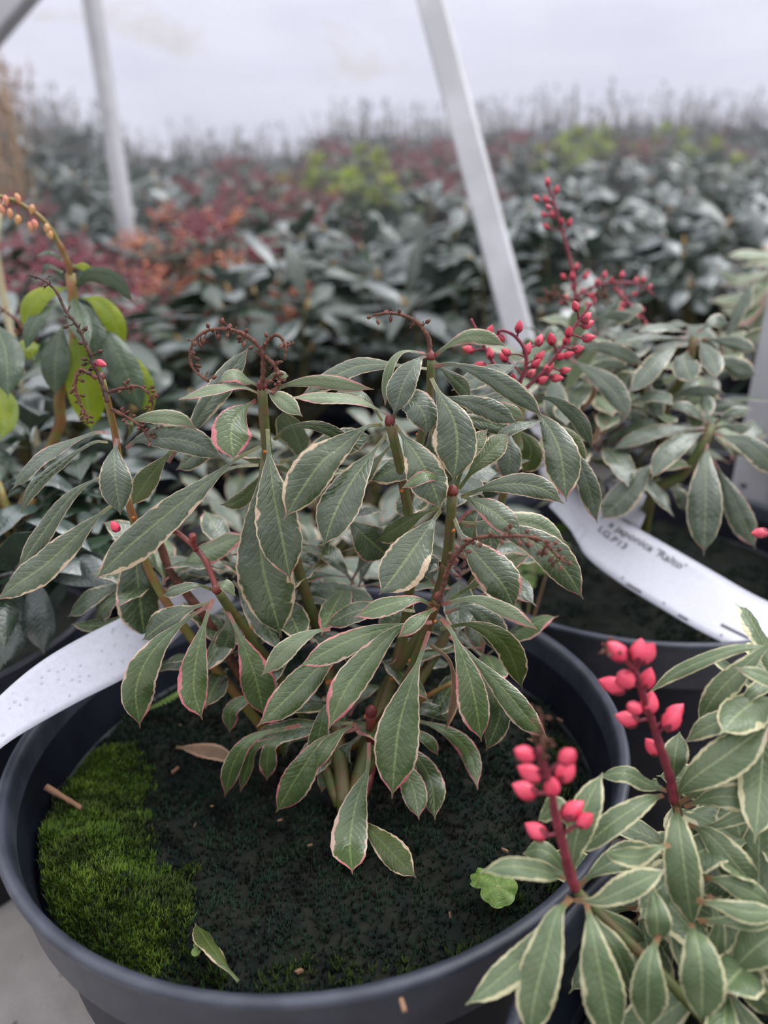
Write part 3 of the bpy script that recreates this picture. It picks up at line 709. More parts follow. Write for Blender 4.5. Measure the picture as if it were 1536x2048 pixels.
dried(main, [(215, 805), (203, 765), (189, 732), (169, 682), (150, 645), (130, 620), (114, 585), (90, 562), (58, 549)], .283, .006, .0010, mat='dry_dark', tufts=24, label='dark dried flower stalk leaning left')
dried(main, [(194, 757), (175, 745), (158, 742), (150, 770), (158, 800), (170, 825), (176, 848)], .283, -.004, .0008, mat='dry', tufts=30, tl=.0024)
dried(main, [(215, 785), (240, 778), (277, 773), (300, 790), (305, 808), (301, 828)], .287, .0, .0008, tufts=24, tl=.003)
dried(main, [(222, 818), (250, 832), (278, 851), (292, 868), (300, 884)], .285, -.003, .0008, tufts=20, tl=.003)
dried(main, [(270, 848), (305, 842), (330, 850), (345, 862)], .287, .0, .0006, tufts=14, tl=.003)
bud(main, at(203, 727, .281), Vector((.8, -.3, -.3)), .0048, 'bud', at(190, 733, .283))
bud(main, at(229, 1052, .272), Vector((-.3, -.3, 1)), .0052, 'bud_bright')
# fresh pink clusters
K = dict(ox=700, oy=600, s=3.072)
flower_stalk(main, [(1030, 560), (1050, 490), (1082, 400), (1070, 300), (1012, 222), (940, 186), (905, 195)], .332, -.004, [(1040, 160), (930, 232), (955, 318), (940, 350), (1092, 297), (1165, 243), (1168, 344), (1146, 388), (1116, 448)], .0058, **K, label='pink bud cluster')
flower_stalk(main, [(1050, 600), (1085, 540), (1200, 430), (1255, 355), (1310, 280), (1350, 210), (1400, 130), (1440, 80), (1485, 20)], .334, .004, [(1385, 35), (1455, 105), (1465, 147), (1470, 232), (1345, 192), (1335, 238), (1237, 235), (1405, 300), (1345, 336), (1300, 345), (1222, 415), (1325, 432), (1275, 480), (1185, 490)], .0058, **K, label='pink bud cluster leaning right')
flower_stalk(main, [(1010, 520), (960, 470), (892, 400), (855, 345), (820, 275), (785, 200), (742, 115)], .336, .004, [(725, 303), (860, 325), (800, 402), (860, 186), (1000, 478)], .0058, **K)

# ================================================================= front right shrub
K6 = dict(ox=900, oy=1250, s=2.415)
c3 = (.153, .096)
fr = empty('variegated_shrub', (c3[0], c3[1], FLOOR), 'front right shrub with wide cream leaf edges and two upright bright pink bud spikes', 'potted plant')
mb = MB(); pot_lathe(mb, *c3, .137, .233); weld(mb.build('pot', fr)); make_soil(fr, *c3, [], .200, .122)
make_moss(fr, *c3, [], .200, lambda x, y: noise.noise(Vector((x*22, y*22, 5))) > -.1, 3500, 'moss_dark', .0032)
YP, YQ = .176, .205
def st3(root, P, r0, r1, mat, name='stem'):
    mb = MB(); tube(mb, P, r0, r1, mat, n=6*(len(P)-1), k=9, wob=.07); return mb.build(name, root)
a6 = lambda x, y, Y: at(900+x/2.415, 1250+y/2.415, Y)
st3(fr, [Vector((.125, .115, .19)), Vector((.108, .135, .215)), Vector((.085, .155, .234)), a6(600, 1270, .176)], .0024, .0015, 'stem')
st3(fr, [Vector((.150, .120, .19)), a6(1230, 1450, .180), a6(1200, 1320, .190), a6(1140, 1080, .204), a6(1078, 800, .207)], .0024, .0016, 'stem')
st3(fr, [Vector((.165, .120, .19)), a6(1600, 1500, .185), a6(1680, 1100, .20), a6(1640, 700, .20), a6(1600, 300, .215)], .0030, .0016, 'stem')
FL = [
 (YP, 115, [(555, 1225), (470, 1195), (300, 1165), (145, 1192)], -.008, 10),
 (YP+.008, 100, [(570, 1215), (500, 1120), (430, 1085), (350, 1105)], .004, 10),
 (YP+.004, 155, [(600, 1230), (595, 1100), (650, 890), (738, 712)], .012, -5),
 (YP+.006, 110, [(590, 1000), (540, 900), (500, 880), (425, 945)], .006, 15),
 (YQ, 100, [(1045, 800), (950, 765), (840, 715), (715, 735)], -.002, 15),
 (YQ-.004, 125, [(1030, 822), (950, 850), (780, 960), (600, 1118)], -.016, 5),
 (YQ+.006, 80, [(1030, 790), (990, 770), (940, 775)], .004, 15),
 (YP+.008, 150, [(610, 1270), (720, 1180), (860, 1120), (1030, 1110)], .012, 10),
 (YP-.002, 135, [(600, 1330), (720, 1330), (900, 1250), (1045, 1180)], -.004, 0),
 (YP-.002, 150, [(575, 1310), (520, 1400), (400, 1560), (200, 1740), (75, 1835)], -.018, -5),
 (YP-.004, 215, [(590, 1320), (515, 1400), (460, 1600), (410, 1800), (380, 2010)], -.022, 5),
 (YP-.004, 225, [(655, 1330), (680, 1430), (710, 1600), (760, 1850), (800, 2050)], -.022, -5),
 (YP, 125, [(650, 1330), (720, 1450), (800, 1560), (900, 1800)], -.014, 10),
 (YP+.006, 100, [(660, 1320), (760, 1400), (860, 1470), (945, 1530)], .0, 10),
 (YQ-.006, 190, [(1098, 880), (1105, 960), (1130, 1150), (1172, 1475)], -.026, 0),
 (YQ-.004, 205, [(1085, 850), (1150, 760), (1330, 630), (1560, 465)], -.004, 0),
 (YQ+.002, 125, [(1078, 770), (1085, 640), (1110, 515)], .006, 0),
 (YQ+.004, 135, [(1600, 40), (1420, 200), (1290, 330), (1195, 480)], .004, 0),
 (YQ+.008, 75, [(1640, 130), (1440, 108), (1270, 155), (1090, 235), (955, 332)], .006, 8),
 (YQ, 115, [(1600, 420), (1400, 440), (1240, 495), (1130, 570)], .0, 0),
 (YQ-.002, 150, [(1110, 860), (1240, 790), (1400, 740), (1600, 750)], -.002, 10),
 (YQ-.004, 150, [(1130, 880), (1280, 830), (1430, 840), (1600, 880)], -.006, 10),
 (YQ-.004, 175, [(1150, 960), (1260, 1020), (1400, 1180), (1520, 1330)], -.02, 10),
 (YP-.008, 105, [(1190, 1330), (1300, 1350), (1430, 1385), (1600, 1390)], -.004, 10),
 (YP-.010, 225, [(1165, 1440), (1190, 1520), (1215, 1680), (1215, 1930)], -.018, 0),
 (YP-.012, 190, [(1010, 1490), (970, 1600), (955, 1740), (955, 1960)], -.012, 0),
 (YP-.002, 135, [(970, 1240), (990, 1340), (1000, 1430), (1000, 1540)], -.010, 0),
 (YQ-.008, 80, [(1190, 990), (1300, 960), (1430, 910), (1600, 900)], -.004, 10),
 (YQ+.002, 95, [(1650, 300), (1520, 250), (1450, 225), (1375, 205)], -.004, 10),
 (YP-.01, 70, [(1200, 1430), (1330, 1430), (1450, 1440), (1600, 1430)], -.002, 20),
 (YP-.006, 160, [(1330, 1600), (1400, 1650), (1480, 1760), (1560, 1900)], -.014, 10),
 (YP+.002, 130, [(1230, 1220), (1330, 1240), (1450, 1290), (1560, 1360)], -.006, 10),
 (YP, 110, [(1060, 1060), (1000, 1080), (900, 1120), (740, 1100)], .004, 20),
 (YQ+.002, 80, [(1370, 450), (1440, 350), (1500, 300), (1580, 260)], .008, 0),
 (YP-.004, 90, [(1250, 1300), (1300, 1450), (1290, 1560), (1350, 1640)], -.006, 10),
]
for (y0, w, pts, dy, roll) in FL:
    do_leaf(fr, w, pts, y0, dy, 'leaf_front', roll, pet=.1, **K6, a=1.1, b=.7)
mb = MB(); rs = random.Random(9)
for (px, py, Y) in [(1250, 1150, .20), (1450, 1250, .19), (1400, 900, .22), (1480, 1500, .175), (1150, 1400, .195), (1330, 1700, .165), (900, 1350, .2), (1480, 1000, .2)]:
    p = at(900+px/2.415, 1250+py/2.415, Y-.005)
    whorl(leaf_into(mb, a=1.1, b=.7), p, Vector((rs.uniform(-.4, .4), rs.uniform(-.6, .1), 1)), 7, .042, .013, ['leaf_front'], rs, res=(18, 6))
tip6 = a6(1600, 300, .215)
for q in (tip6, Vector((.215, .14, .285)), Vector((.190, .085, .280)), Vector((.235, .185, .28)), Vector((.205, .20, .27))):
    whorl(leaf_into(mb, a=1.1, b=.7), q, Vector((rs.uniform(-.1, .4), rs.uniform(-.3, .2), 1)), 9, .045, .014, ['leaf_front'], rs, res=(18, 6))
fo = mb.build('inner_foliage', fr); fo['kind'] = 'stuff'
for q in (Vector((.215, .14, .285)), Vector((.190, .085, .280)), Vector((.235, .185, .28))):
    st3(fr, [Vector((.160, .105, .19)), Vector((.160, .105, .19)).lerp(q, .5) + Vector((.012, 0, -.012)), q], .0026, .0016, 'stem')
flower_stalk(fr, [(605, 1275), (575, 1190), (545, 1060), (508, 920), (490, 800), (462, 700), (440, 650), (430, 590)], YP-.002, -.010, [(355, 620), (380, 712), (355, 795), (572, 632), (562, 700), (492, 775), (595, 890), (655, 940), (412, 992)], .0072, r0=.0016, r1=.0009, mat='bud_bright', **K6, label='short bright pink bud spike', jit=.003)
dried(fr, [(445, 655), (448, 600), (438, 540), (440, 440), (425, 400)], YP-.012, .0, .0006, ox=900, oy=1250, s=2.415, tufts=12)
flower_stalk(fr, [(1080, 850), (1068, 760), (1035, 650), (990, 510), (965, 430), (930, 330), (900, 240), (870, 190), (830, 150)], YQ-.004, -.012, [(800, 122), (952, 132), (915, 120), (780, 288), (845, 258), (955, 255), (965, 372), (885, 398), (850, 452), (1088, 420), (1075, 452), (975, 585)], .0078, r0=.0017, r1=.0009, mat='bud_bright', **K6, label='taller bright pink bud spike', jit=.003)
dried(fr, [(830, 150), (790, 120), (750, 105), (735, 90)], YQ-.016, .0, .0008, ox=900, oy=1250, s=2.415, tufts=8)
sb_ = MB(); b1 = at(1560, 1085, .235); tube(sb_, [tip6, tip6.lerp(b1, .5) + Vector((.004, 0, .004)), b1, b1 + Vector((.001, 0, .012))], .0012, .0007, 'rachis', n=12)
sb_ = sb_.build('flower_stalk', fr); bud(sb_, at(1518, 1066, .23), Vector((-1, -.2, .1)), .0062, 'bud', b1)
bud(sb_, b1 + Vector((.007, 0, .008)), Vector((1, 0, .4)), .0062, 'bud', b1)

# ================================================================= right shrub behind the printed label
K7 = dict(ox=1000, oy=350, s=2.866); K8 = dict(ox=1036, oy=900, s=3.072)
c2 = (.178, .483); YM = .46
rg = empty('variegated_shrub', (c2[0], c2[1], FLOOR), 'shrub right of centre with grey green cream edged leaves growing through the printed white label', 'potted plant')
mb = MB(); pot_lathe(mb, *c2); weld(mb.build('pot', rg)); make_soil(rg, *c2, [], .207)
q2 = atz(1070, 1030, .21)
make_moss(rg, *c2, [], .207, lambda x, y: math.hypot(x-q2.x, y-q2.y) < .035, 1500, 'moss', .0036)
make_moss(rg, *c2, [], .207, lambda x, y: noise.noise(Vector((x*22, y*22, 5))) > -.1, 3000, 'moss_dark', .0032)
RL = [
 (YM, 78, [(1085, 905), (950, 868), (850, 880), (780, 912)], -.02, 30, K7), (YM, 66, [(1070, 935), (850, 925), (740, 945), (618, 975)], -.01, 30, K7),
 (YM, 130, [(1050, 960), (960, 1010), (850, 1120), (738, 1260)], -.03, 5, K7), (YM, 165, [(1080, 1000), (1055, 1060), (1070, 1120), (1112, 1200)], -.04, 0, K7),
 (YM, 120, [(1135, 940), (1180, 1000), (1225, 1080), (1242, 1172)], -.04, 0, K7), (YM, 90, [(1165, 940), (1300, 955), (1400, 980), (1475, 1015)], -.02, 10, K7),
 (YM, 90, [(1130, 905), (1190, 860), (1240, 835), (1312, 850)], .01, 10, K7), (YM+.01, 120, [(1220, 1030), (1320, 1080), (1400, 1120), (1470, 1150)], -.02, 10, K7),
 (YM+.02, 80, [(960, 1120), (900, 1170), (920, 1240)], 0, 0, K7),
 (YM-.04, 140, [(1190, 1465), (1080, 1510), (960, 1600), (860, 1752)], -.03, 5, K7), (YM-.03, 105, [(1180, 1450), (1000, 1455), (820, 1490), (635, 1580)], -.01, 15, K7),
 (YM-.05, 205, [(1190, 1540), (1180, 1640), (1180, 1850), (1168, 2185)], -.04, 0, K7), (YM-.05, 150, [(1230, 1480), (1340, 1510), (1450, 1560), (1620, 1720)], -.02, 0, K7),
 (YM-.04, 90, [(1205, 1440), (1185, 1380), (1190, 1320), (1160, 1255)], .02, 0, K7), (YM-.04, 70, [(1230, 1425), (1300, 1375), (1360, 1355), (1430, 1345)], 0, 15, K7),
 (YM-.04, 75, [(1195, 1435), (1120, 1360), (1040, 1320), (965, 1340)], .0, 15, K7), (YM-.04, 60, [(1235, 1450), (1300, 1440), (1370, 1450), (1440, 1450)], 0, 20, K7),
 (YM-.05, 195, [(860, 60), (780, 130), (670, 270), (500, 432)], -.01, 5, K8), (YM-.045, 160, [(1200, 60), (1290, 230), (1370, 400), (1462, 612)], -.02, 5, K8),
 (YM-.03, 90, [(880, 200), (960, 240), (1010, 290), (1020, 375)], 0, 0, K8),
 (YM-.03, 85, [(380, 990), (500, 985), (650, 1005), (835, 1098)], -.02, 15, K7), (YM-.03, 140, [(400, 1050), (520, 1130), (640, 1230), (750, 1405)], -.03, 5, K7),
 (YM+.02, 70, [(520, 830), (640, 805), (740, 820), (822, 862)], -.01, 20, K7), (YM-.01, 65, [(930, 1290), (1050, 1250), (1150, 1240), (1292, 1252)], -.01, 25, K7),
 (YM-.02, 150, [(300, 1120), (320, 1210), (330, 1330), (345, 1445)], -.02, 0, K7), (YM+.01, 110, [(380, 930), (300, 900), (320, 960), (430, 1000)][:3], .0, 10, K7),
 (YM, 100, [(860, 1200), (940, 1180), (1010, 1290), (920, 1410)][0:1] + [(880, 1260), (900, 1330), (925, 1412)], -.02, 0, K7),
 (YM-.01, 60, [(450, 1130), (560, 1090), (650, 1085), (730, 1100)], 0, 25, K7), (YM+.0, 70, [(700, 1330), (800, 1290), (900, 1290), (990, 1300)], 0, 15, K7),
 (YM-.01, 80, [(560, 1440), (660, 1380), (760, 1380), (880, 1440)], 0, 15, K7), (YM-.01, 110, [(600, 1600), (700, 1540), (800, 1520), (900, 1560)], 0, 10, K7),
]
for (y0, w, pts, dy, roll, K) in RL: do_leaf(rg, w, pts, y0, dy, 'leaf_grey', roll, pet=.08, nu=20, nv=6, **K)
for pts in ([(1180, 1360), (1215, 1420), (1205, 1490), (1165, 1560)], [(1100, 1370), (1160, 1300), (1190, 1240), (1180, 1160)], [(1130, 1500), (1210, 1490), (1260, 1440), (1240, 1400)]):
    do_leaf(rg, 34, [(x-650, y) for x, y in pts], YM-.02, -.01, 'leaf_brown', 25, nu=16, nv=6, **K7, name='withered_leaf', label='withered tan leaf')
mb = MB(); rs = random.Random(21)
for (px, py, Y) in [(1180, 760, .47), (1240, 820, .46), (1280, 740, .50), (1190, 660, .50), (1320, 820, .47), (1130, 880, .46), (1240, 930, .45), (1300, 880, .48), (1150, 700, .50), (1250, 690, .53), (1400, 800, .50), (1440, 700, .52), (1120, 780, .45), (1085, 740, .50), (1075, 820, .49), (1095, 900, .47), (1060, 780, .52), (1480, 900, .50), (1200, 880, .44)]:
    whorl(leaf_into(mb), at(px, py, Y), Vector((rs.uniform(-.5, .5), rs.uniform(-.4, .3), 1)), 8, .055, .016, ['leaf_grey', 'leaf_grey', 'leaf_pale'], rs, res=(14, 6))
fo = mb.build('inner_foliage', rg); fo['kind'] = 'stuff'
def st3(root, P, r0, r1, mat, name='stem'):
    mb = MB(); tube(mb, P, r0, r1, mat, n=6*(len(P)-1), k=9, wob=.07); return mb.build(name, root)
s2 = Vector((c2[0], c2[1], .20))
st3(rg, [s2, at(1300, 1000, .43), at(1360, 955, .42), at(1400, 900, .415), at(1424, 852, .42)], .0044, .0028, 'stem')
st3(rg, [s2, at(1330, 830, .47), at(1345, 790, .465), at(1375, 735, .46), at(1388, 672, .46)], .0040, .0026, 'stem')
st3(rg, [s2, at(1250, 900, .47), at(1190, 800, .48), at(1150, 690, .49)], .0034, .0020, 'stem_red')
st3(rg, [s2, at(1280, 850, .48), at(1290, 750, .50), at(1240, 700, .51)], .0034, .0020, 'stem')
flower_stalk(rg, [(430, 980), (430, 640), (400, 480), (340, 260), (300, 130), (272, 60)], .50, .01, [(272, 35), (325, 82), (205, 132), (262, 136), (275, 182), (250, 225), (296, 222), (260, 292), (400, 270), (355, 262), (360, 580), (415, 575), (440, 522), (495, 575), (420, 640)], .0052, r0=.0014, r1=.0008, **K7, label='tall thin pink bud spike')
flower_stalk(rg, [(430, 700), (520, 650), (600, 620), (700, 615), (800, 630), (880, 690)], .505, .01, [(600, 570), (700, 570), (740, 620), (822, 598), (860, 638), (770, 682), (690, 682), (665, 650), (720, 712), (640, 600), (560, 610), (780, 600)], .0050, r0=.0012, r1=.0007, **K7)
flower_stalk(rg, [(660, 660), (720, 720), (780, 770), (820, 820), (840, 860)], .505, -.005, [(760, 762), (835, 850), (820, 772), (700, 740), (790, 810), (740, 790), (690, 770)], .0046, r0=.0011, r1=.0007, **K7)
flower_stalk(rg, [(430, 720), (470, 680), (520, 700), (540, 760)], .50, -.005, [(470, 660), (510, 690), (540, 720), (500, 740), (460, 720), (380, 700), (350, 730), (530, 690)], .0040, r0=.0010, r1=.0006, **K7)
dried(rg, [(430, 720), (520, 690), (600, 680), (640, 740)], .50, 0, .0008, ox=1000, oy=350, s=2.866, tufts=40, tl=.006)
dried(rg, [(420, 720), (350, 690), (280, 680), (230, 740)], .50, 0, .0008, ox=1000, oy=350, s=2.866, tufts=40, tl=.006)

# pale shrub at the right border
pr_ = at(1540, 640, .80)
bx = empty('variegated_shrub', (pr_.x, .80, FLOOR), 'pale cream leaved shrub cut by the right edge above the near post', 'potted plant')
mb = MB(); pot_lathe(mb, pr_.x, .80); weld(mb.build('pot', bx)); make_soil(bx, pr_.x, .80, [], .207)
st3(bx, [Vector((pr_.x, .80, .2)), at(1545, 640, .78), at(1540, 560, .78)], .005, .003, 'stem')
PL = [(1450, 520), (1470, 590), (1440, 640), (1500, 650), (1480, 700)]
rs = random.Random(33)
for (w, pts) in [(26, [(1600, 520), (1540, 512), (1500, 510), (1448, 512)]), (24, [(1600, 590), (1530, 570), (1480, 562), (1428, 537)]), (34, [(1600, 520), (1540, 560), (1500, 600), (1455, 625)]), (26, [(1570, 600), (1500, 590), (1450, 600), (1415, 603)]), (22, [(1560, 520), (1530, 545), (1480, 560), (1440, 572)]), (36, [(1560, 500), (1530, 560), (1500, 620), (1450, 660)]), (40, [(1580, 560), (1540, 600), (1520, 650), (1500, 700)])]:
    do_leaf(bx, w, pts, .78, -.03, 'leaf_pale', 15, nu=16, nv=6)
mb = MB()
for (px, py) in [(1560, 560), (1580, 640), (1520, 660), (1600, 520), (1500, 720)]:
    whorl(leaf_into(mb), at(px, py, .80), Vector((rs.uniform(-.6, .2), -.2, 1)), 9, .06, .016, ['leaf_pale', 'leaf_grey'], rs, res=(12, 6))
fo = mb.build('foliage', bx)

# ================================================================= lime-leaved shrub at the left
c4 = (-.325, .425); YK = .42
lf = empty('green_shrub', (c4[0], c4[1], FLOOR), 'left edge shrub with plain green and lime leaves and an arching stalk of greenish buds', 'potted plant')
mb = MB(); pot_lathe(mb, *c4); weld(mb.build('pot', lf)); make_soil(lf, *c4, [], .207)
s4 = Vector((c4[0]+.03, c4[1], .2))
st3(lf, [s4, at(100, 900, .425), at(118, 790, .422), at(148, 690, .42), at(146, 600, .42), at(141, 548, .418)], .0042, .0026, 'stem_yellow')
st3(lf, [s4, at(30, 1085, .37), at(16, 1030, .37), at(-6, 965, .37)], .0034, .0024, 'stem_yellow')
st3(lf, [at(33, 1080, .37), at(48, 1060, .37), at(68, 996, .375)], .0026, .0022, 'stem_yellow')
st3(lf, [at(30, 1080, .37), at(12, 1062, .37), at(-8, 1035, .37)], .0024, .0018, 'stem_yellow')
KL = [
 (30, [(150, 571), (182, 550), (228, 560), (268, 606)], -.01, 'leaf_green', 35), (12, [(126, 522), (98, 506), (74, 511)], 0, 'leaf_green', 10),
 (12, [(126, 545), (94, 532), (84, 550)], 0, 'leaf_green', 10), (16, [(146, 532), (168, 534), (188, 548)], 0, 'leaf_lime', 10),
 (44, [(135, 575), (85, 588), (60, 615), (47, 662)], -.01, 'leaf_lime', 10), (36, [(124, 605), (90, 622), (65, 655), (50, 702)], -.015, 'leaf_green', 20),
 (46, [(144, 592), (154, 620), (162, 650), (178, 702)], -.03, 'leaf_green', 0), (46, [(165, 596), (195, 605), (225, 640), (248, 698)], .0, 'leaf_lime', 0),
 (66, [(192, 645), (220, 680), (250, 740), (286, 828)], -.01, 'leaf_green', 5), (64, [(200, 660), (245, 720), (280, 770), (306, 834)], .004, 'leaf_lime', 0),
 (58, [(126, 650), (116, 690), (110, 735), (110, 792)], -.012, 'leaf_green', 0), (80, [(146, 655), (156, 700), (170, 775), (183, 864)], .0, 'leaf_lime', 0),
 (74, [(-16, 640), (8, 690), (14, 735), (16, 798)], -.03, 'leaf_green', 0), (54, [(-18, 760), (4, 800), (10, 840), (2, 882)], -.03, 'leaf_lime', 0),
 (50, [(150, 600), (180, 640), (190, 690), (192, 720)], -.01, 'leaf_green', 0), (40, [(70, 720), (50, 700), (80, 690), (90, 715)][:3], .01, 'leaf_lime', 0),
]
for (w, pts, dy, m, roll) in KL: do_leaf(lf, w, pts, YK, dy, m, roll, pet=.04, nu=20, nv=6, serr=.01, a=1.0, b=.75, wave=.6)
P = path([(141, 552), (133, 519), (114, 480), (86, 440), (39, 407), (0, 393), (-30, 388)], YK-.002, -.02); mb = MB(); tube(mb, P, .0017, .0011, 'stem_yellow', n=24, wob=.15)
st = mb.build('flower_stalk', lf); st['label'] = 'arching stalk with greenish buds'; c = curve(P, 60)
for (x, y) in [(20, 428), (36, 441), (62, 455), (70, 450), (94, 458), (12, 402), (36, 398), (64, 420), (100, 470), (4, 420)]:
    k = min(range(61), key=lambda i: abs(proj(c[i])[0]-x)); p = at(x, y, c[k].y - .003); bud(st, p, Vector((rnd.uniform(-.3, .3), -.2, -1)), .0052, 'bud_green', c[k], True)
dried(lf, [(60, 700), (40, 650), (20, 630), (0, 615), (-20, 600)], .45, 0, .0012, mat='dry', tufts=20, tl=.006)
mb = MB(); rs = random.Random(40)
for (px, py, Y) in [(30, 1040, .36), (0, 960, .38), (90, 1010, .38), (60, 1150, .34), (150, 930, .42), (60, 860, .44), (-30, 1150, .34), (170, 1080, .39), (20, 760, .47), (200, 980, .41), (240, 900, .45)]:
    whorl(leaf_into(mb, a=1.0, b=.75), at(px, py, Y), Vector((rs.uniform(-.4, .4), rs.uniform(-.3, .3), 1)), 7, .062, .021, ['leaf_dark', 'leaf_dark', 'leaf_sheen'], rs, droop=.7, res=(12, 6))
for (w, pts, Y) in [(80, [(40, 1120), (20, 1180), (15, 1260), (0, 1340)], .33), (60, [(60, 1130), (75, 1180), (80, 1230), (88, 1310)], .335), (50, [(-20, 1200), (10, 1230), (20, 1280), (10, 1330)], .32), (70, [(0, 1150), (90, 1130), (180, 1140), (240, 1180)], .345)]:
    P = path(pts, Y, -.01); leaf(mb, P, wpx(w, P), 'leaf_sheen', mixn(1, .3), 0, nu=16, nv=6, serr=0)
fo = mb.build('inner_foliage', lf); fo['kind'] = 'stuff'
# ================================================================= printed labels looped on the stems
def strip(name, rows, label, cat, nacross=8, thick=.0005):
    """rows: (top px, top py, bottom px, bottom py, Ytop, Ybottom)"""
    A_ = curve([at(r[0], r[1], r[4]) for r in rows], 40); B_ = curve([at(r[2], r[3], r[5]) for r in rows], 40)
    mb = MB(); vs = []; fs = []
    for side in (0, 1):
        for i in range(41):
            t = (A_[min(i+1, 40)]-A_[max(i-1, 0)]).normalized(); nn = t.cross(B_[i]-A_[i]).normalized()
            if nn.dot(CP-A_[i]) < 0: nn = -nn
            for j in range(nacross+1): vs.append(A_[i].lerp(B_[i], j/nacross) + nn*(thick*.5*(1 if side == 0 else -1)))
    N = 41*(nacross+1); w = nacross+1
    for i in range(40):
        for j in range(nacross):
            q = i*w+j; fs.append((q, q+1, q+w+1, q+w)); fs.append((N+q, N+q+w, N+q+w+1, N+q+1))
    for i in range(40):
        q = i*w; fs.append((q, q+w, N+q+w, N+q)); q = i*w+nacross; fs.append((q, N+q, N+q+w, q+w))
    for j in range(nacross):
        fs.append((j, N+j, N+j+1, j+1)); q = 40*w+j; fs.append((q, q+1, N+q+1, N+q))
    mb.add(vs, fs, 'label'); ob = mb.build(name); tag(ob, label, cat)
    def surf(u, v):
        f = min(39.999, max(0, u*40)); i = int(f); k = f-i
        a = A_[i].lerp(A_[i+1], k); b = B_[i].lerp(B_[i+1], k)
        t = (A_[i+1]-A_[i]).normalized(); nn = t.cross(B_[i]-A_[i]).normalized()
        if nn.dot(CP-A_[i]) < 0: nn = -nn
        return a.lerp(b, v) + nn*(thick*.5+.00025)
    L = sum((A_[i+1]-A_[i]).length for i in range(40)); Wd = sum((A_[i]-B_[i]).length for i in range(41))/41
    return ob, surf, L, Wd
def lettering(text, surf, L, Wd, u0, v0, size, parent, name='printed_text', mat='ink', bold=.0):
    """v0 is the baseline; size is the letter height in metres"""
    cu = bpy.data.curves.new('t', 'FONT'); cu.body = text; cu.size = 1; cu.offset = bold; cu.resolution_u = 3
    o = bpy.data.objects.new('t', cu); C.objects.link(o); bpy.context.view_layer.update()
    me = o.evaluated_get(bpy.context.evaluated_depsgraph_get()).to_mesh()
    vs = [v.co.copy() for v in me.vertices]; fs = [tuple(p.vertices) for p in me.polygons]
    o.evaluated_get(bpy.context.evaluated_depsgraph_get()).to_mesh_clear() if False else None
    bpy.data.objects.remove(o); k = size/.72
    mb = MB(); mb.add([surf(u0 + v.x*k/L, v0 - v.y*k/Wd) for v in vs], fs, mat); return mb.build(name, parent, smooth=False)
def patch(surf, u0, u1, v0, v1, parent, name, mat='ink_grey', n=4):
    mb = MB(); vs = []; fs = []
    for i in range(n+1): vs += [surf(u0+(u1-u0)*i/n, v0), surf(u0+(u1-u0)*i/n, v1)]
    for i in range(n): fs.append((2*i, 2*i+1, 2*i+3, 2*i+2))
    mb.add(vs, fs, mat); return mb.build(name, parent, smooth=False)

tg, sf, L, Wd = strip('plant_label', [(1150, 950, 1098, 1012, .440, .425), (1180, 1000, 1146, 1066, .432, .412), (1238, 1037, 1172, 1112, .425, .402), (1296, 1069, 1231, 1160, .420, .395), (1427, 1144, 1329, 1221, .405, .382), (1500, 1186, 1400, 1262, .392, .368), (1590, 1230, 1500, 1312, .375, .350), (1700, 1290, 1620, 1372, .355, .335)],
    'white plastic strip label printed with a plant name, arching over the pot behind', 'plant label')
# where the words begin: nearest spot on the strip to pixel (px, py)
def find(surf, px, py):
    best = None
    for i in range(0, 201):
        for j in range(0, 41):
            x, y, _ = proj(surf(i/200, j/40)); d = (x-px)**2 + (y-py)**2
            if best is None or d < best[0]: best = (d, i/200, j/40)
    return best[1], best[2]
u1, v1 = find(sf, 1222, 1056); u2, v2 = find(sf, 1357, 1136)
probe = (u2-u1)*L
def textw(t):
    cu = bpy.data.curves.new('t', 'FONT'); cu.body = t; o = bpy.data.objects.new('t', cu); C.objects.link(o); bpy.context.view_layer.update(); w = o.dimensions.x; bpy.data.objects.remove(o); return w
T1 = "s japonica 'Ralto'"
k = probe/textw("japonica 'Ralto'")*.72
ps = textw("s ")*k/.72/L
vb = .5*(v1+v2)
lettering(T1, sf, L, Wd, u1 - ps*1.0 + .0, vb, k, tg, bold=.012)
u3, v3 = find(sf, 1197, 1058)
lettering('LG.P13', sf, L, Wd, u3, v3+.03, k*.92, tg, bold=.008)
ua, va_ = find(sf, 1163, 1045)
for (a, b, c, d) in [(0, .004, 0, .42), (.034, .038, 0, .42), (0, .038, 0, .025), (0, .038, .40, .42)]:
    patch(sf, ua+a, ua+b, va_+c*.9, va_+d*.9, tg, 'printed_frame')
for (px, py, w) in [(1253, 1168, .055), (1357, 1228, .035)]:
    uu, vv = find(sf, px, py); patch(sf, uu, uu+w, vv-.02, vv+.02, tg, 'printed_line', 'ink')
for (px, py) in [(1242, 1157), (1324, 1208), (1441, 1272), (1466, 1286)]:
    uu, vv = find(sf, px, py); patch(sf, uu, uu+.005, vv-.04, vv+.0, tg, 'printed_mark', 'ink', 1)
uu, vv = find(sf, 1443, 1250); lettering('Pixie Transplant', sf, L, Wd, uu, vv, k*.42, tg, mat='ink') if False else patch(sf, uu, uu+.09, vv-.025, vv+.02, tg, 'printed_line', 'ink')
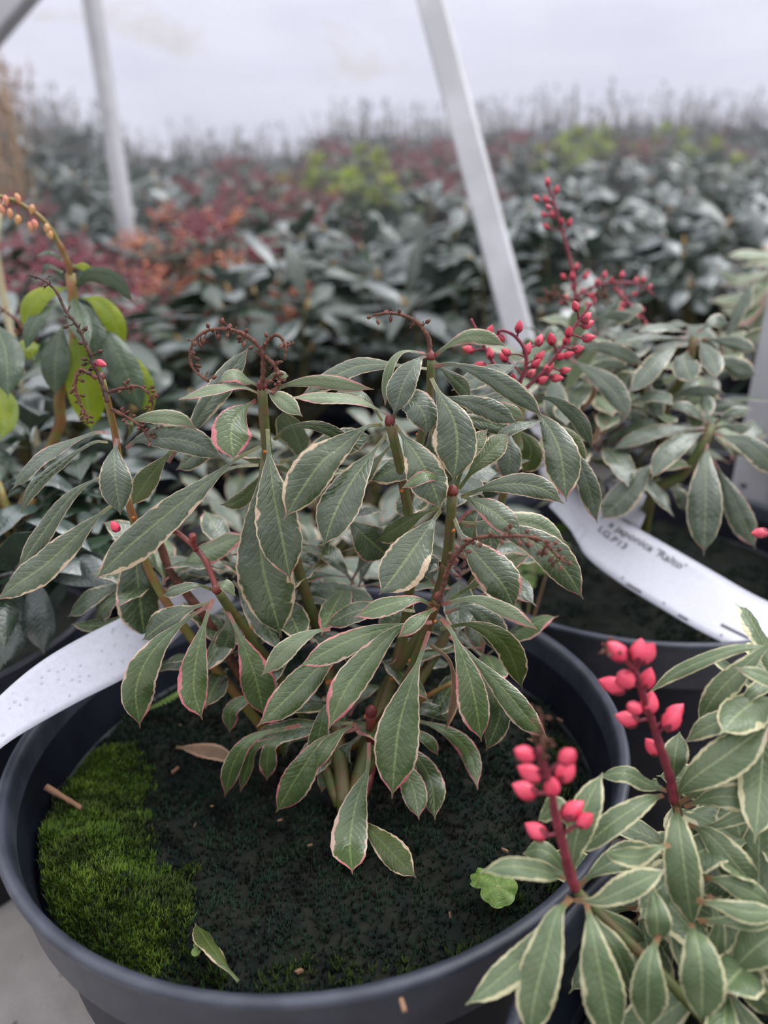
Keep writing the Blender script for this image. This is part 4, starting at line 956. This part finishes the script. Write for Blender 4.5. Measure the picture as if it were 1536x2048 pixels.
# tongue of the loop
tb, sf2, _, _ = strip('loop_tongue', [(1215, 960, 1228, 1040, .448, .43), (1258, 975, 1250, 1040, .446, .43), (1305, 995, 1278, 1062, .44, .425)], None, None, nacross=4)
tb.parent = tg
tl, sfl, Ll, Wl = strip('plant_label', [(455, 1155, 470, 1200, .325, .318), (400, 1172, 428, 1232, .320, .312), (352, 1180, 374, 1259, .316, .306), (300, 1205, 315, 1312, .310, .298), (241, 1236, 254, 1354, .305, .288), (150, 1282, 160, 1402, .298, .278), (81, 1324, 72, 1451, .288, .268), (20, 1373, 5, 1494, .278, .258), (-60, 1450, -80, 1570, .262, .245)],
    'blank white plastic strip label with water spots, lying over the big pot rim at left', 'plant label')
rs = random.Random(3)
mbp = MB()
for i in range(46):
    u, v = rs.uniform(.25, .9), rs.uniform(.1, .9); p = sfl(u, v); nn = (sfl(u+.01, v)-p).cross(sfl(u, v+.02)-p).normalized()
    if nn.dot(CP-p) < 0: nn = -nn
    r = rs.uniform(.0002, .0007); a = (sfl(u+.01, v)-p).normalized(); b = nn.cross(a)
    mbp.add([p + (a*math.cos(q)+b*math.sin(q))*r for q in [j*.785 for j in range(8)]], [tuple(range(8))], 'ink_grey')
sp_ = mbp.build('water_spots', tl); sp_['kind'] = 'stuff'

# ================================================================= small things lying or growing in the big pot
def ground_leaf(name, label, pts, w, m, z, dz=0, roll=0, cat='leaf', **kw):
    P = [atz(x, y, z + dz*math.sin(math.pi*i/(len(pts)-1))) for i, (x, y) in enumerate(pts)]
    mb = MB(); leaf(mb, P, wpx(w, P), m, Vector((0, -.3, 1)), R(roll), nu=22, nv=6, **kw); o = mb.build(name); tag(o, label, cat); return o
ground_leaf('fallen_leaf', 'curled olive fallen leaf with pink tip on dark soil at the pot front', [(477, 1962), (450, 1930), (420, 1890), (390, 1846)], 34, 'leaf_olive', .214, .004, 40, pet=.05)
ground_leaf('fallen_leaf', 'dry brown fallen leaf on the soil beneath the lower left leaves', [(352, 1494), (395, 1498), (440, 1506), (475, 1530)], 30, 'leaf_brown', .217, .004, 20, pet=.05)
mb = MB(); tube(mb, [atz(168, 1620, .217), atz(140, 1602, .221), atz(92, 1574, .226)], .0011, .0014, 'bark', n=8, wob=.2); tube(mb, [atz(120, 1592, .223), atz(105, 1590, .221)], .001, .0006, 'bark', n=4)
tw = mb.build('broken_twig'); tag(tw, 'short brown broken twig lying on the moss at the left of the pot', 'twig')
def scallop(mb, cpt, r, mat, nn, lobes=7, seg=56):
    a = nn.orthogonal().normalized(); b = nn.cross(a); vs = [cpt]; uv = [(.5, .5)]; fs = []
    rings = 5
    for k in range(1, rings+1):
        for j in range(seg):
            q = 2*math.pi*j/seg; rr = r*k/rings*(1 + (.13*abs(math.cos(lobes*q*.5)) - .06)*(k/rings)**2)
            if abs((q+math.pi) % (2*math.pi) - math.pi) < .22: rr *= .35 + .3*(1-k/rings)
            h = r*(.18*(k/rings)**2*math.cos(lobes*q) * .5 - .10*(k/rings)**2)
            vs.append(cpt + (a*math.cos(q)+b*math.sin(q))*rr + nn*h); uv.append((.5+.3*k/rings, .5 + .45*(k/rings)*(1 if j % 8 < 4 else -1)*(.5)))
    for j in range(seg): fs.append((0, 1+j, 1+(j+1) % seg))
    for k in range(rings-1):
        for j in range(seg): o = 1+k*seg; fs.append((o+j, o+seg+j, o+seg+(j+1) % seg, o+(j+1) % seg))
    mb.add(vs, fs, mat, uv)
wp = atz(996, 1790, .214)
wr = empty('weed_seedling', (wp.x, wp.y, .208), 'light green scalloped weed leaf growing at the inner right rim of the big pot', 'weed')
for (dx, dy, dz, r, n_) in [(.0, .0, .007, .0070, (-.2, -.5, 1)), (-.006, .006, .006, .0045, (-.5, 0, 1)), (.004, .005, .005, .004, (.3, -.2, 1))]:
    mb = MB(); c = wp + Vector((dx, dy, dz-.003)); scallop(mb, c, r, 'weed', Vector(n_).normalized()); tube(mb, [Vector((wp.x, wp.y, .206)), c], .0005, .0005, 'stem_yellow', n=3, k=5); mb.build('leaf', wr)
wq = atz(394, 1895, .214)
ws = empty('weed_seedling', (wq.x, wq.y, .21), 'tiny seedling with two round pale leaves on the soil beside the fallen leaf', 'weed')
for (px, py, r) in [(396, 1888, .0016), (392, 1903, .0016)]:
    mb = MB(); c = atz(px, py, .2165); scallop(mb, c, r, 'weed', Vector((0, -.2, 1)).normalized(), 0, 20); tube(mb, [Vector((wq.x, wq.y, .208)), c], .0002, .0002, 'stem_yellow', n=3, k=5); mb.build('leaf', ws)
wf = atz(320, 1410, .212)
ff = empty('fern_sprig', (wf.x, wf.y, .208), 'small pale green ferny sprig on the soil below the left leaves', 'weed')
mb = MB(); P = [atz(292, 1420, .214), atz(320, 1408, .219), atz(350, 1392, .222), atz(375, 1372, .222)]; c = curve(P, 14); tube(mb, P, .0004, .0003, 'weed', n=10, k=5)
for i in range(1, 14):
    for sgn in (1, -1):
        t = (c[min(14, i+1)]-c[i-1]).normalized(); s = t.cross(Vector((0, 0, 1)))*sgn; e = c[i] + (s + t*.6).normalized()*.004*(1-abs(i-6)/12)
        leaf(mb, [c[i], c[i].lerp(e, .5) + Vector((0, 0, .0004)), e], .0018, 'weed', Vector((0, 0, 1)), 0, nu=6, nv=2, match=False, serr=0)
mb.build('frond', ff)
ww = at(1050, 1120, .40); ww.z = .222
wd = empty('weed_seedling', (ww.x, ww.y, .21), 'broad low weed leaves on the soil of the pot behind, left of the printed label', 'weed')
for (px, py, r) in [(1070, 1115, .016), (1035, 1155, .013), (1110, 1090, .011)]:
    mb = MB(); c = atz(px, py, .224); scallop(mb, c, r, 'weed', Vector((.1, -.3, 1)).normalized(), 9); tube(mb, [Vector((ww.x, ww.y, .206)), c], .0006, .0005, 'stem_yellow', n=3, k=5); mb.build('leaf', wd)
# bark chips on the soil
rs = random.Random(77); chips = []
for i, (px, py) in enumerate([(598, 1942), (900, 1830), (390, 1650), (424, 1612), (1060, 1480), (560, 1640), (620, 1690), (700, 1640), (470, 1540), (360, 1450), (950, 1420), (1120, 1440), (350, 1540), (1010, 1700), (806, 2010)]):
    p = atz(px, py, .213 if i < 14 else .242); l_ = rs.uniform(.002, .0045); a = Vector((rs.uniform(-1, 1), rs.uniform(-1, 1), rs.uniform(0, .5))).normalized()
    mb = MB(); s = a.cross(Vector((0, 0, 1))).normalized()*l_*.22; n_ = Vector((0, 0, 1))*l_*.12
    vs = [p + a*l_*x + s*y*(1-.3*abs(x)) + n_*z for x in (-.5, -.1, .5) for (y, z) in ((-1, -1), (1, -1), (.8, 1), (-.8, 1))]
    fs = [(0, 1, 2, 3)[::-1], (8, 9, 10, 11)] + [(k*4+j, k*4+(j+1) % 4, k*4+4+(j+1) % 4, k*4+4+j) for k in (0, 1) for j in range(4)]
    mb.add(vs, fs, 'bark'); o = mb.build('bark_chip', smooth=False); tag(o, 'small brown bark chip lying on the mossy soil or rim of the big pot', 'bark chip', 'bark chips in the big pot')

# ================================================================= the rows of shrubs behind
PROTO = {}
def panicle(mb, p, rs, n, ln, mat, rmat):
    for k in range(n):
        a = rs.random()*6.28; d = Vector((math.cos(a)*rs.uniform(.3, 1), math.sin(a)*rs.uniform(.3, 1), rs.uniform(.1, 1.1))).normalized()
        e = p + d*ln*rs.uniform(.7, 1.2) - Vector((0, 0, ln*.15)); tube(mb, [p, p.lerp(e, .5) + Vector((0, 0, ln*.12)), e], .0011, .0006, rmat, n=4, k=4)
        for j in range(9):
            q = p.lerp(e, .3 + .08*j) + Vector((rs.uniform(-1, 1), rs.uniform(-1, 1), rs.uniform(-1, .6)))*.007
            lathe_axis(mb, q, Vector((rs.uniform(-1, 1), rs.uniform(-1, 1), rs.uniform(-1, .6))), [(0, .0008), (.002, .0024), (.0045, .0020), (.007, .0003)], mat, 5)
def proto(kind, height, seed):
    rs = random.Random(seed); r = empty('potted_shrub', (0, 0, FLOOR), 'x', 'potted plant')
    pmb = MB(); pot_lathe(pmb, 0, 0, .125, .215, 40); p = pmb.build('pot', r)
    sm = MB(); sm.add([(0, 0, .19)] + [(.113*math.cos(j*.2618), .113*math.sin(j*.2618), .186) for j in range(24)], [(0, 1+j, 1+(j+1) % 24) for j in range(24)], 'soil'); sm.build('soil', r)
    tm = MB(); lm = MB(); fm = MB()
    mats = {'green': ['leaf_dark', 'leaf_dark', 'leaf_sheen'], 'sheen': ['leaf_sheen', 'leaf_sheen', 'leaf_dark'], 'red': ['leaf_dark', 'leaf_sheen', 'leaf_green'], 'coral': ['leaf_dark', 'leaf_green'], 'lime': ['leaf_dark', 'leaf_lime', 'leaf_green'], 'twiggy': ['leaf_dark', 'leaf_sheen'], 'variegated': ['leaf_grey'], 'bronze': ['leaf_brown', 'leaf_sheen']}[kind]
    big = kind in ('green', 'sheen'); nw = {'green': 13, 'sheen': 14, 'variegated': 18}.get(kind, 26)
    ln, w = (.104, .028) if big else (.060, .0165)
    if kind == 'sheen': ln = .092
    if kind == 'variegated': ln, w = .058, .016
    bs = [Vector((rs.uniform(-.01, .01), rs.uniform(-.01, .01), .185)) for _ in range(3)]
    for i in range(nw):
        f = math.sqrt((i+.5)/nw); q = 2.4*i + rs.uniform(-.2, .2); rad = .145*f
        z = height - .10*f*f*1.2 - rs.uniform(0, .05)
        if i % 3 == 2: z -= .07
        if height > .5 and i % 4 == 1: z -= .12
        hub = Vector((rad*math.cos(q), rad*math.sin(q), max(.25, z)))
        ax = Vector((math.cos(q)*f*.7, math.sin(q)*f*.7, 1)).normalized()
        b = bs[i % 3]; mid = b.lerp(hub, .5) + Vector((math.cos(q), math.sin(q), 0))*.02
        tube(tm, [b, mid, hub - ax*.03, hub + ax*.004], .0034, .0018, 'stem', n=7, k=5)
        whorl(leaf_into(lm, serr=0, a=1.15, b=.75, wave=.6), hub, ax, rs.choice((8, 9, 10)) if big else 9, ln, w, mats, rs, droop=.5, tilt=.2, res=(9, 4) if big else (7, 4))
        if big: lathe_axis(fm, hub, ax, [(0, .003), (.006, .0042), (.013, .0022), (.018, .0004)], 'tan', 6)
        if kind == 'red' : panicle(fm, hub + ax*.01, rs, 5, .055, 'red_haze', 'rachis')
        if kind == 'coral': panicle(fm, hub + ax*.01, rs, 6, .055, 'coral' if i % 3 else 'red_haze', 'rachis')
        if kind == 'lime' and i % 2 == 0: whorl(leaf_into(lm, serr=0), hub + ax*.02, ax, 9, ln*.95, w, ['leaf_lime'], rs, tilt=.5, res=(7, 4))
        if kind in ('twiggy', 'bronze') or (kind == 'lime' and i % 5 == 0):
            h = rs.uniform(.05, .22) if kind != 'bronze' else rs.uniform(.2, .45)
            e = hub + Vector((rs.uniform(-.05, .05), rs.uniform(-.05, .05), h)); tube(tm, [hub, hub.lerp(e, .5) + Vector((rs.uniform(-.01, .01), 0, 0)), e], .0022, .0010, 'twig' if kind != 'bronze' else 'bronze', n=5, k=4)
            for j in range(5 if kind != 'bronze' else 12):
                b0 = hub.lerp(e, rs.uniform(.25, 1)); d = Vector((rs.uniform(-1, 1), rs.uniform(-1, 1), rs.uniform(-.2, 1))).normalized()
                leaf(lm, [b0, b0 + d*.015, b0 + d*.032 - Vector((0, 0, .004))], .011, mats[0], Vector((0, -.3, 1)), 0, nu=5, nv=2, match=False, serr=0)
    tm.build('stem', r); lm.build('foliage', r)
    if fm.v:
        nm = 'growth_buds' if big else 'flower_cluster'
        fo = fm.build(nm, r); fo['kind'] = 'stuff'
    return r
def copy_tree(o):
    c = o.copy(); C.objects.link(c)
    for ch in list(o.children):
        d = ch.copy(); C.objects.link(d); d.parent = c
    return c
LAB = {
 'green': ('dark green shrub of whorled glossy leaves in the {} behind the centre shrub', 'dark whorled shrubs, {}'),
 'sheen': ('shrub of pale shining grey-green whorled leaves in the {} at the right', 'shining whorled shrubs, {}'),
 'red': ('blurred shrub topped with dull red bud clusters in the {}', 'red-budded shrubs, {}'),
 'coral': ('blurred shrub topped with coral orange flower clusters in the {}', 'coral flowering shrubs, {}'),
 'lime': ('blurred shrub with lime yellow new leaves in the {}', 'lime-tipped shrubs, {}'),
 'twiggy': ('dusky shrub with thin twigs standing up against the white film in the {}', 'twiggy shrubs, {}'),
 'bronze': ('tall shrub of bronze upright twigs at the far left in the {}', 'bronze twiggy shrubs, {}'),
 'variegated': ('cream edged shrub standing half hidden in the {}', 'half hidden variegated shrubs, {}')}
ytop = {.58: 640, .75: 560, 1.0: 505, 1.3: 455, 1.6: 415, 2.0: 370, 2.5: 325, 3.0: 300, 3.6: 282, 4.3: 270}
def ytop_at(Y, px):
    ks = sorted(ytop); y = ytop[ks[0]] if Y <= ks[0] else ytop[ks[-1]]
    for a, b in zip(ks[:-1], ks[1:]):
        if a <= Y <= b: y = ytop[a] + (ytop[b]-ytop[a])*(Y-a)/(b-a)
    if Y > 2.2: y += (40 if 240 < px < 640 else (-45 if px < 200 else -5 if px < 1000 else -20)) * min(1, (Y-2.2)/1.0)
    if Y <= 1.7 and px > 1000: y -= 40
    return y
HS = [.34, .40, .46, .54, .64, .76, .90]
def kind_at(px, py, Y, rs):
    if Y > 1.8 and px < 60: return 'bronze'
    if Y < .98: return 'green' if px < 1000 else 'sheen'
    if Y < 1.25:
        if px < 250: return 'red'
        return 'green' if px < 980 else 'sheen'
    if Y < 1.6:
        if px < 240: return 'red'
        if px < 460: return 'coral'
        return 'green' if px < 980 else 'sheen'
    if Y < 2.05:
        if px < 250: return 'sheen'
        if px < 660: return 'red'
        if px < 1000: return 'green'
        return 'sheen'
    if Y < 2.9:
        if px < 380: return 'sheen'
        if px < 640: return 'red' if Y < 2.5 else 'sheen'
        if px < 760: return 'lime'
        if px < 960: return 'red'
        return 'sheen' if rs.random() < .6 else 'green'
    if Y < 3.5:
        if px < 640: return 'twiggy' if rs.random() < .6 else 'sheen'
        if px < 1080: return 'red'
        if px < 1190: return 'lime'
        if px < 1310: return 'red'
        return 'lime' if px < 1410 else 'red' if rs.random() < .4 else 'sheen'
    return 'twiggy' if rs.random() < .75 else 'green'
rs = random.Random(2024); used_p = {}; row = 0; Y = .80
fixed = [(c1[0], c1[1]), c2, c3, c4, (pr_.x, .80)]
posts = [(G.x, G.y), (X_, 1.65), (A.x, .60)]
spots = [(-.045, .582, 'variegated'), (-.32, .71, 'green'), (.46, .52, 'sheen')]
while Y < 4.75:
    hw = .60*Y + .35; n_ = int(hw/.275)+1
    for i in range(-n_, n_+1):
        x = i*.275 + (.1375 if row % 2 else 0) + rs.uniform(-.012, .012); yy = Y + rs.uniform(-.012, .012)
        if abs(x) > hw or any(math.hypot(x-a, yy-b) < .262 for a, b in fixed + [s[:2] for s in spots[:3]]): continue
        if any(math.hypot(x-a, yy-b) < .15 for a, b in posts):
            x += .05
            if any(math.hypot(x-a, yy-b) < .145 for a, b in posts): x -= .13
            if any(math.hypot(x-a, yy-b) < .14 for a, b in posts): continue
        spots.append((x, yy, None))
    row += 1; Y += .240
for (x, yy, kd) in spots:
    px, py, _ = proj(Vector((x, yy, .5))); yt = ytop_at(yy, px) + rs.uniform(-12, 12)
    d = at(px, yt, yy); z = max(.33, d.z)
    kd0 = kd; kd = kd or kind_at(px, yt, yy, rs)
    if kd0 == 'variegated': z = .345
    if kd == 'bronze': z *= .95
    h = min(HS, key=lambda q: abs(q-z)); key = (kd, h, rs.randrange(2) if kd in ('green', 'sheen', 'red') else 0)
    if key not in PROTO:
        PROTO[key] = proto(kd, h, hash(str(h))*0 + int(h*1000) + len(kd)*31 + key[2]*7); o = PROTO[key]
    else: o = copy_tree(PROTO[key])
    sc = max(.92, min(1.10, z/h)); o.location = (x, yy, FLOOR); o.rotation_euler = (0, 0, rs.random()*6.28); o.scale = (sc, sc, sc)
    band = 'nearest row' if yy < 1.0 else 'near rows' if yy < 1.5 else 'middle rows' if yy < 2.4 else 'far rows' if yy < 3.4 else 'furthest rows'
    lb, gp = LAB[kd]; o['label'] = lb.format(band); o['group'] = gp.format(band)
bpy.context.view_layer.update()
for (n_, P_) in (('variegated', None),):
    for o in [o for o in C.objects if o.name.startswith('potted_shrub') and o.get('group', '').startswith('half hidden')]:
        o['label'] = 'half hidden cream edged shrub in the black pot directly behind the centre shrub'; del o['group']

# scatter volume added to imitate lens haze over the far rows
mb = MB(); x0, x1, y0, y1, z0, z1 = -6.5, 6.5, 1.25, 5.0, FLOOR+.01, 1.9
mb.add([(x0, y0, z0), (x1, y0, z0), (x1, y1, z0), (x0, y1, z0), (x0, y0, z1), (x1, y0, z1), (x1, y1, z1), (x0, y1, z1)], [(0, 3, 2, 1), (4, 5, 6, 7), (0, 1, 5, 4), (1, 2, 6, 5), (2, 3, 7, 6), (3, 0, 4, 7)], 'soil')
hz = mb.build('haze', smooth=False); hz['kind'] = 'stuff'; hz['label'] = 'thin pale humid haze over the far rows of shrubs'; hz['category'] = 'haze'
m = bpy.data.materials.new('humid_haze'); m.use_nodes = True; n = m.node_tree.nodes; n.clear(); o_ = n.new('ShaderNodeOutputMaterial'); v_ = n.new('ShaderNodeVolumeScatter')
v_.inputs['Color'].default_value = (.95, .95, 1, 1); v_.inputs['Density'].default_value = .055; m.node_tree.links.new(v_.outputs[0], o_.inputs['Volume']); hz.data.materials[0] = m
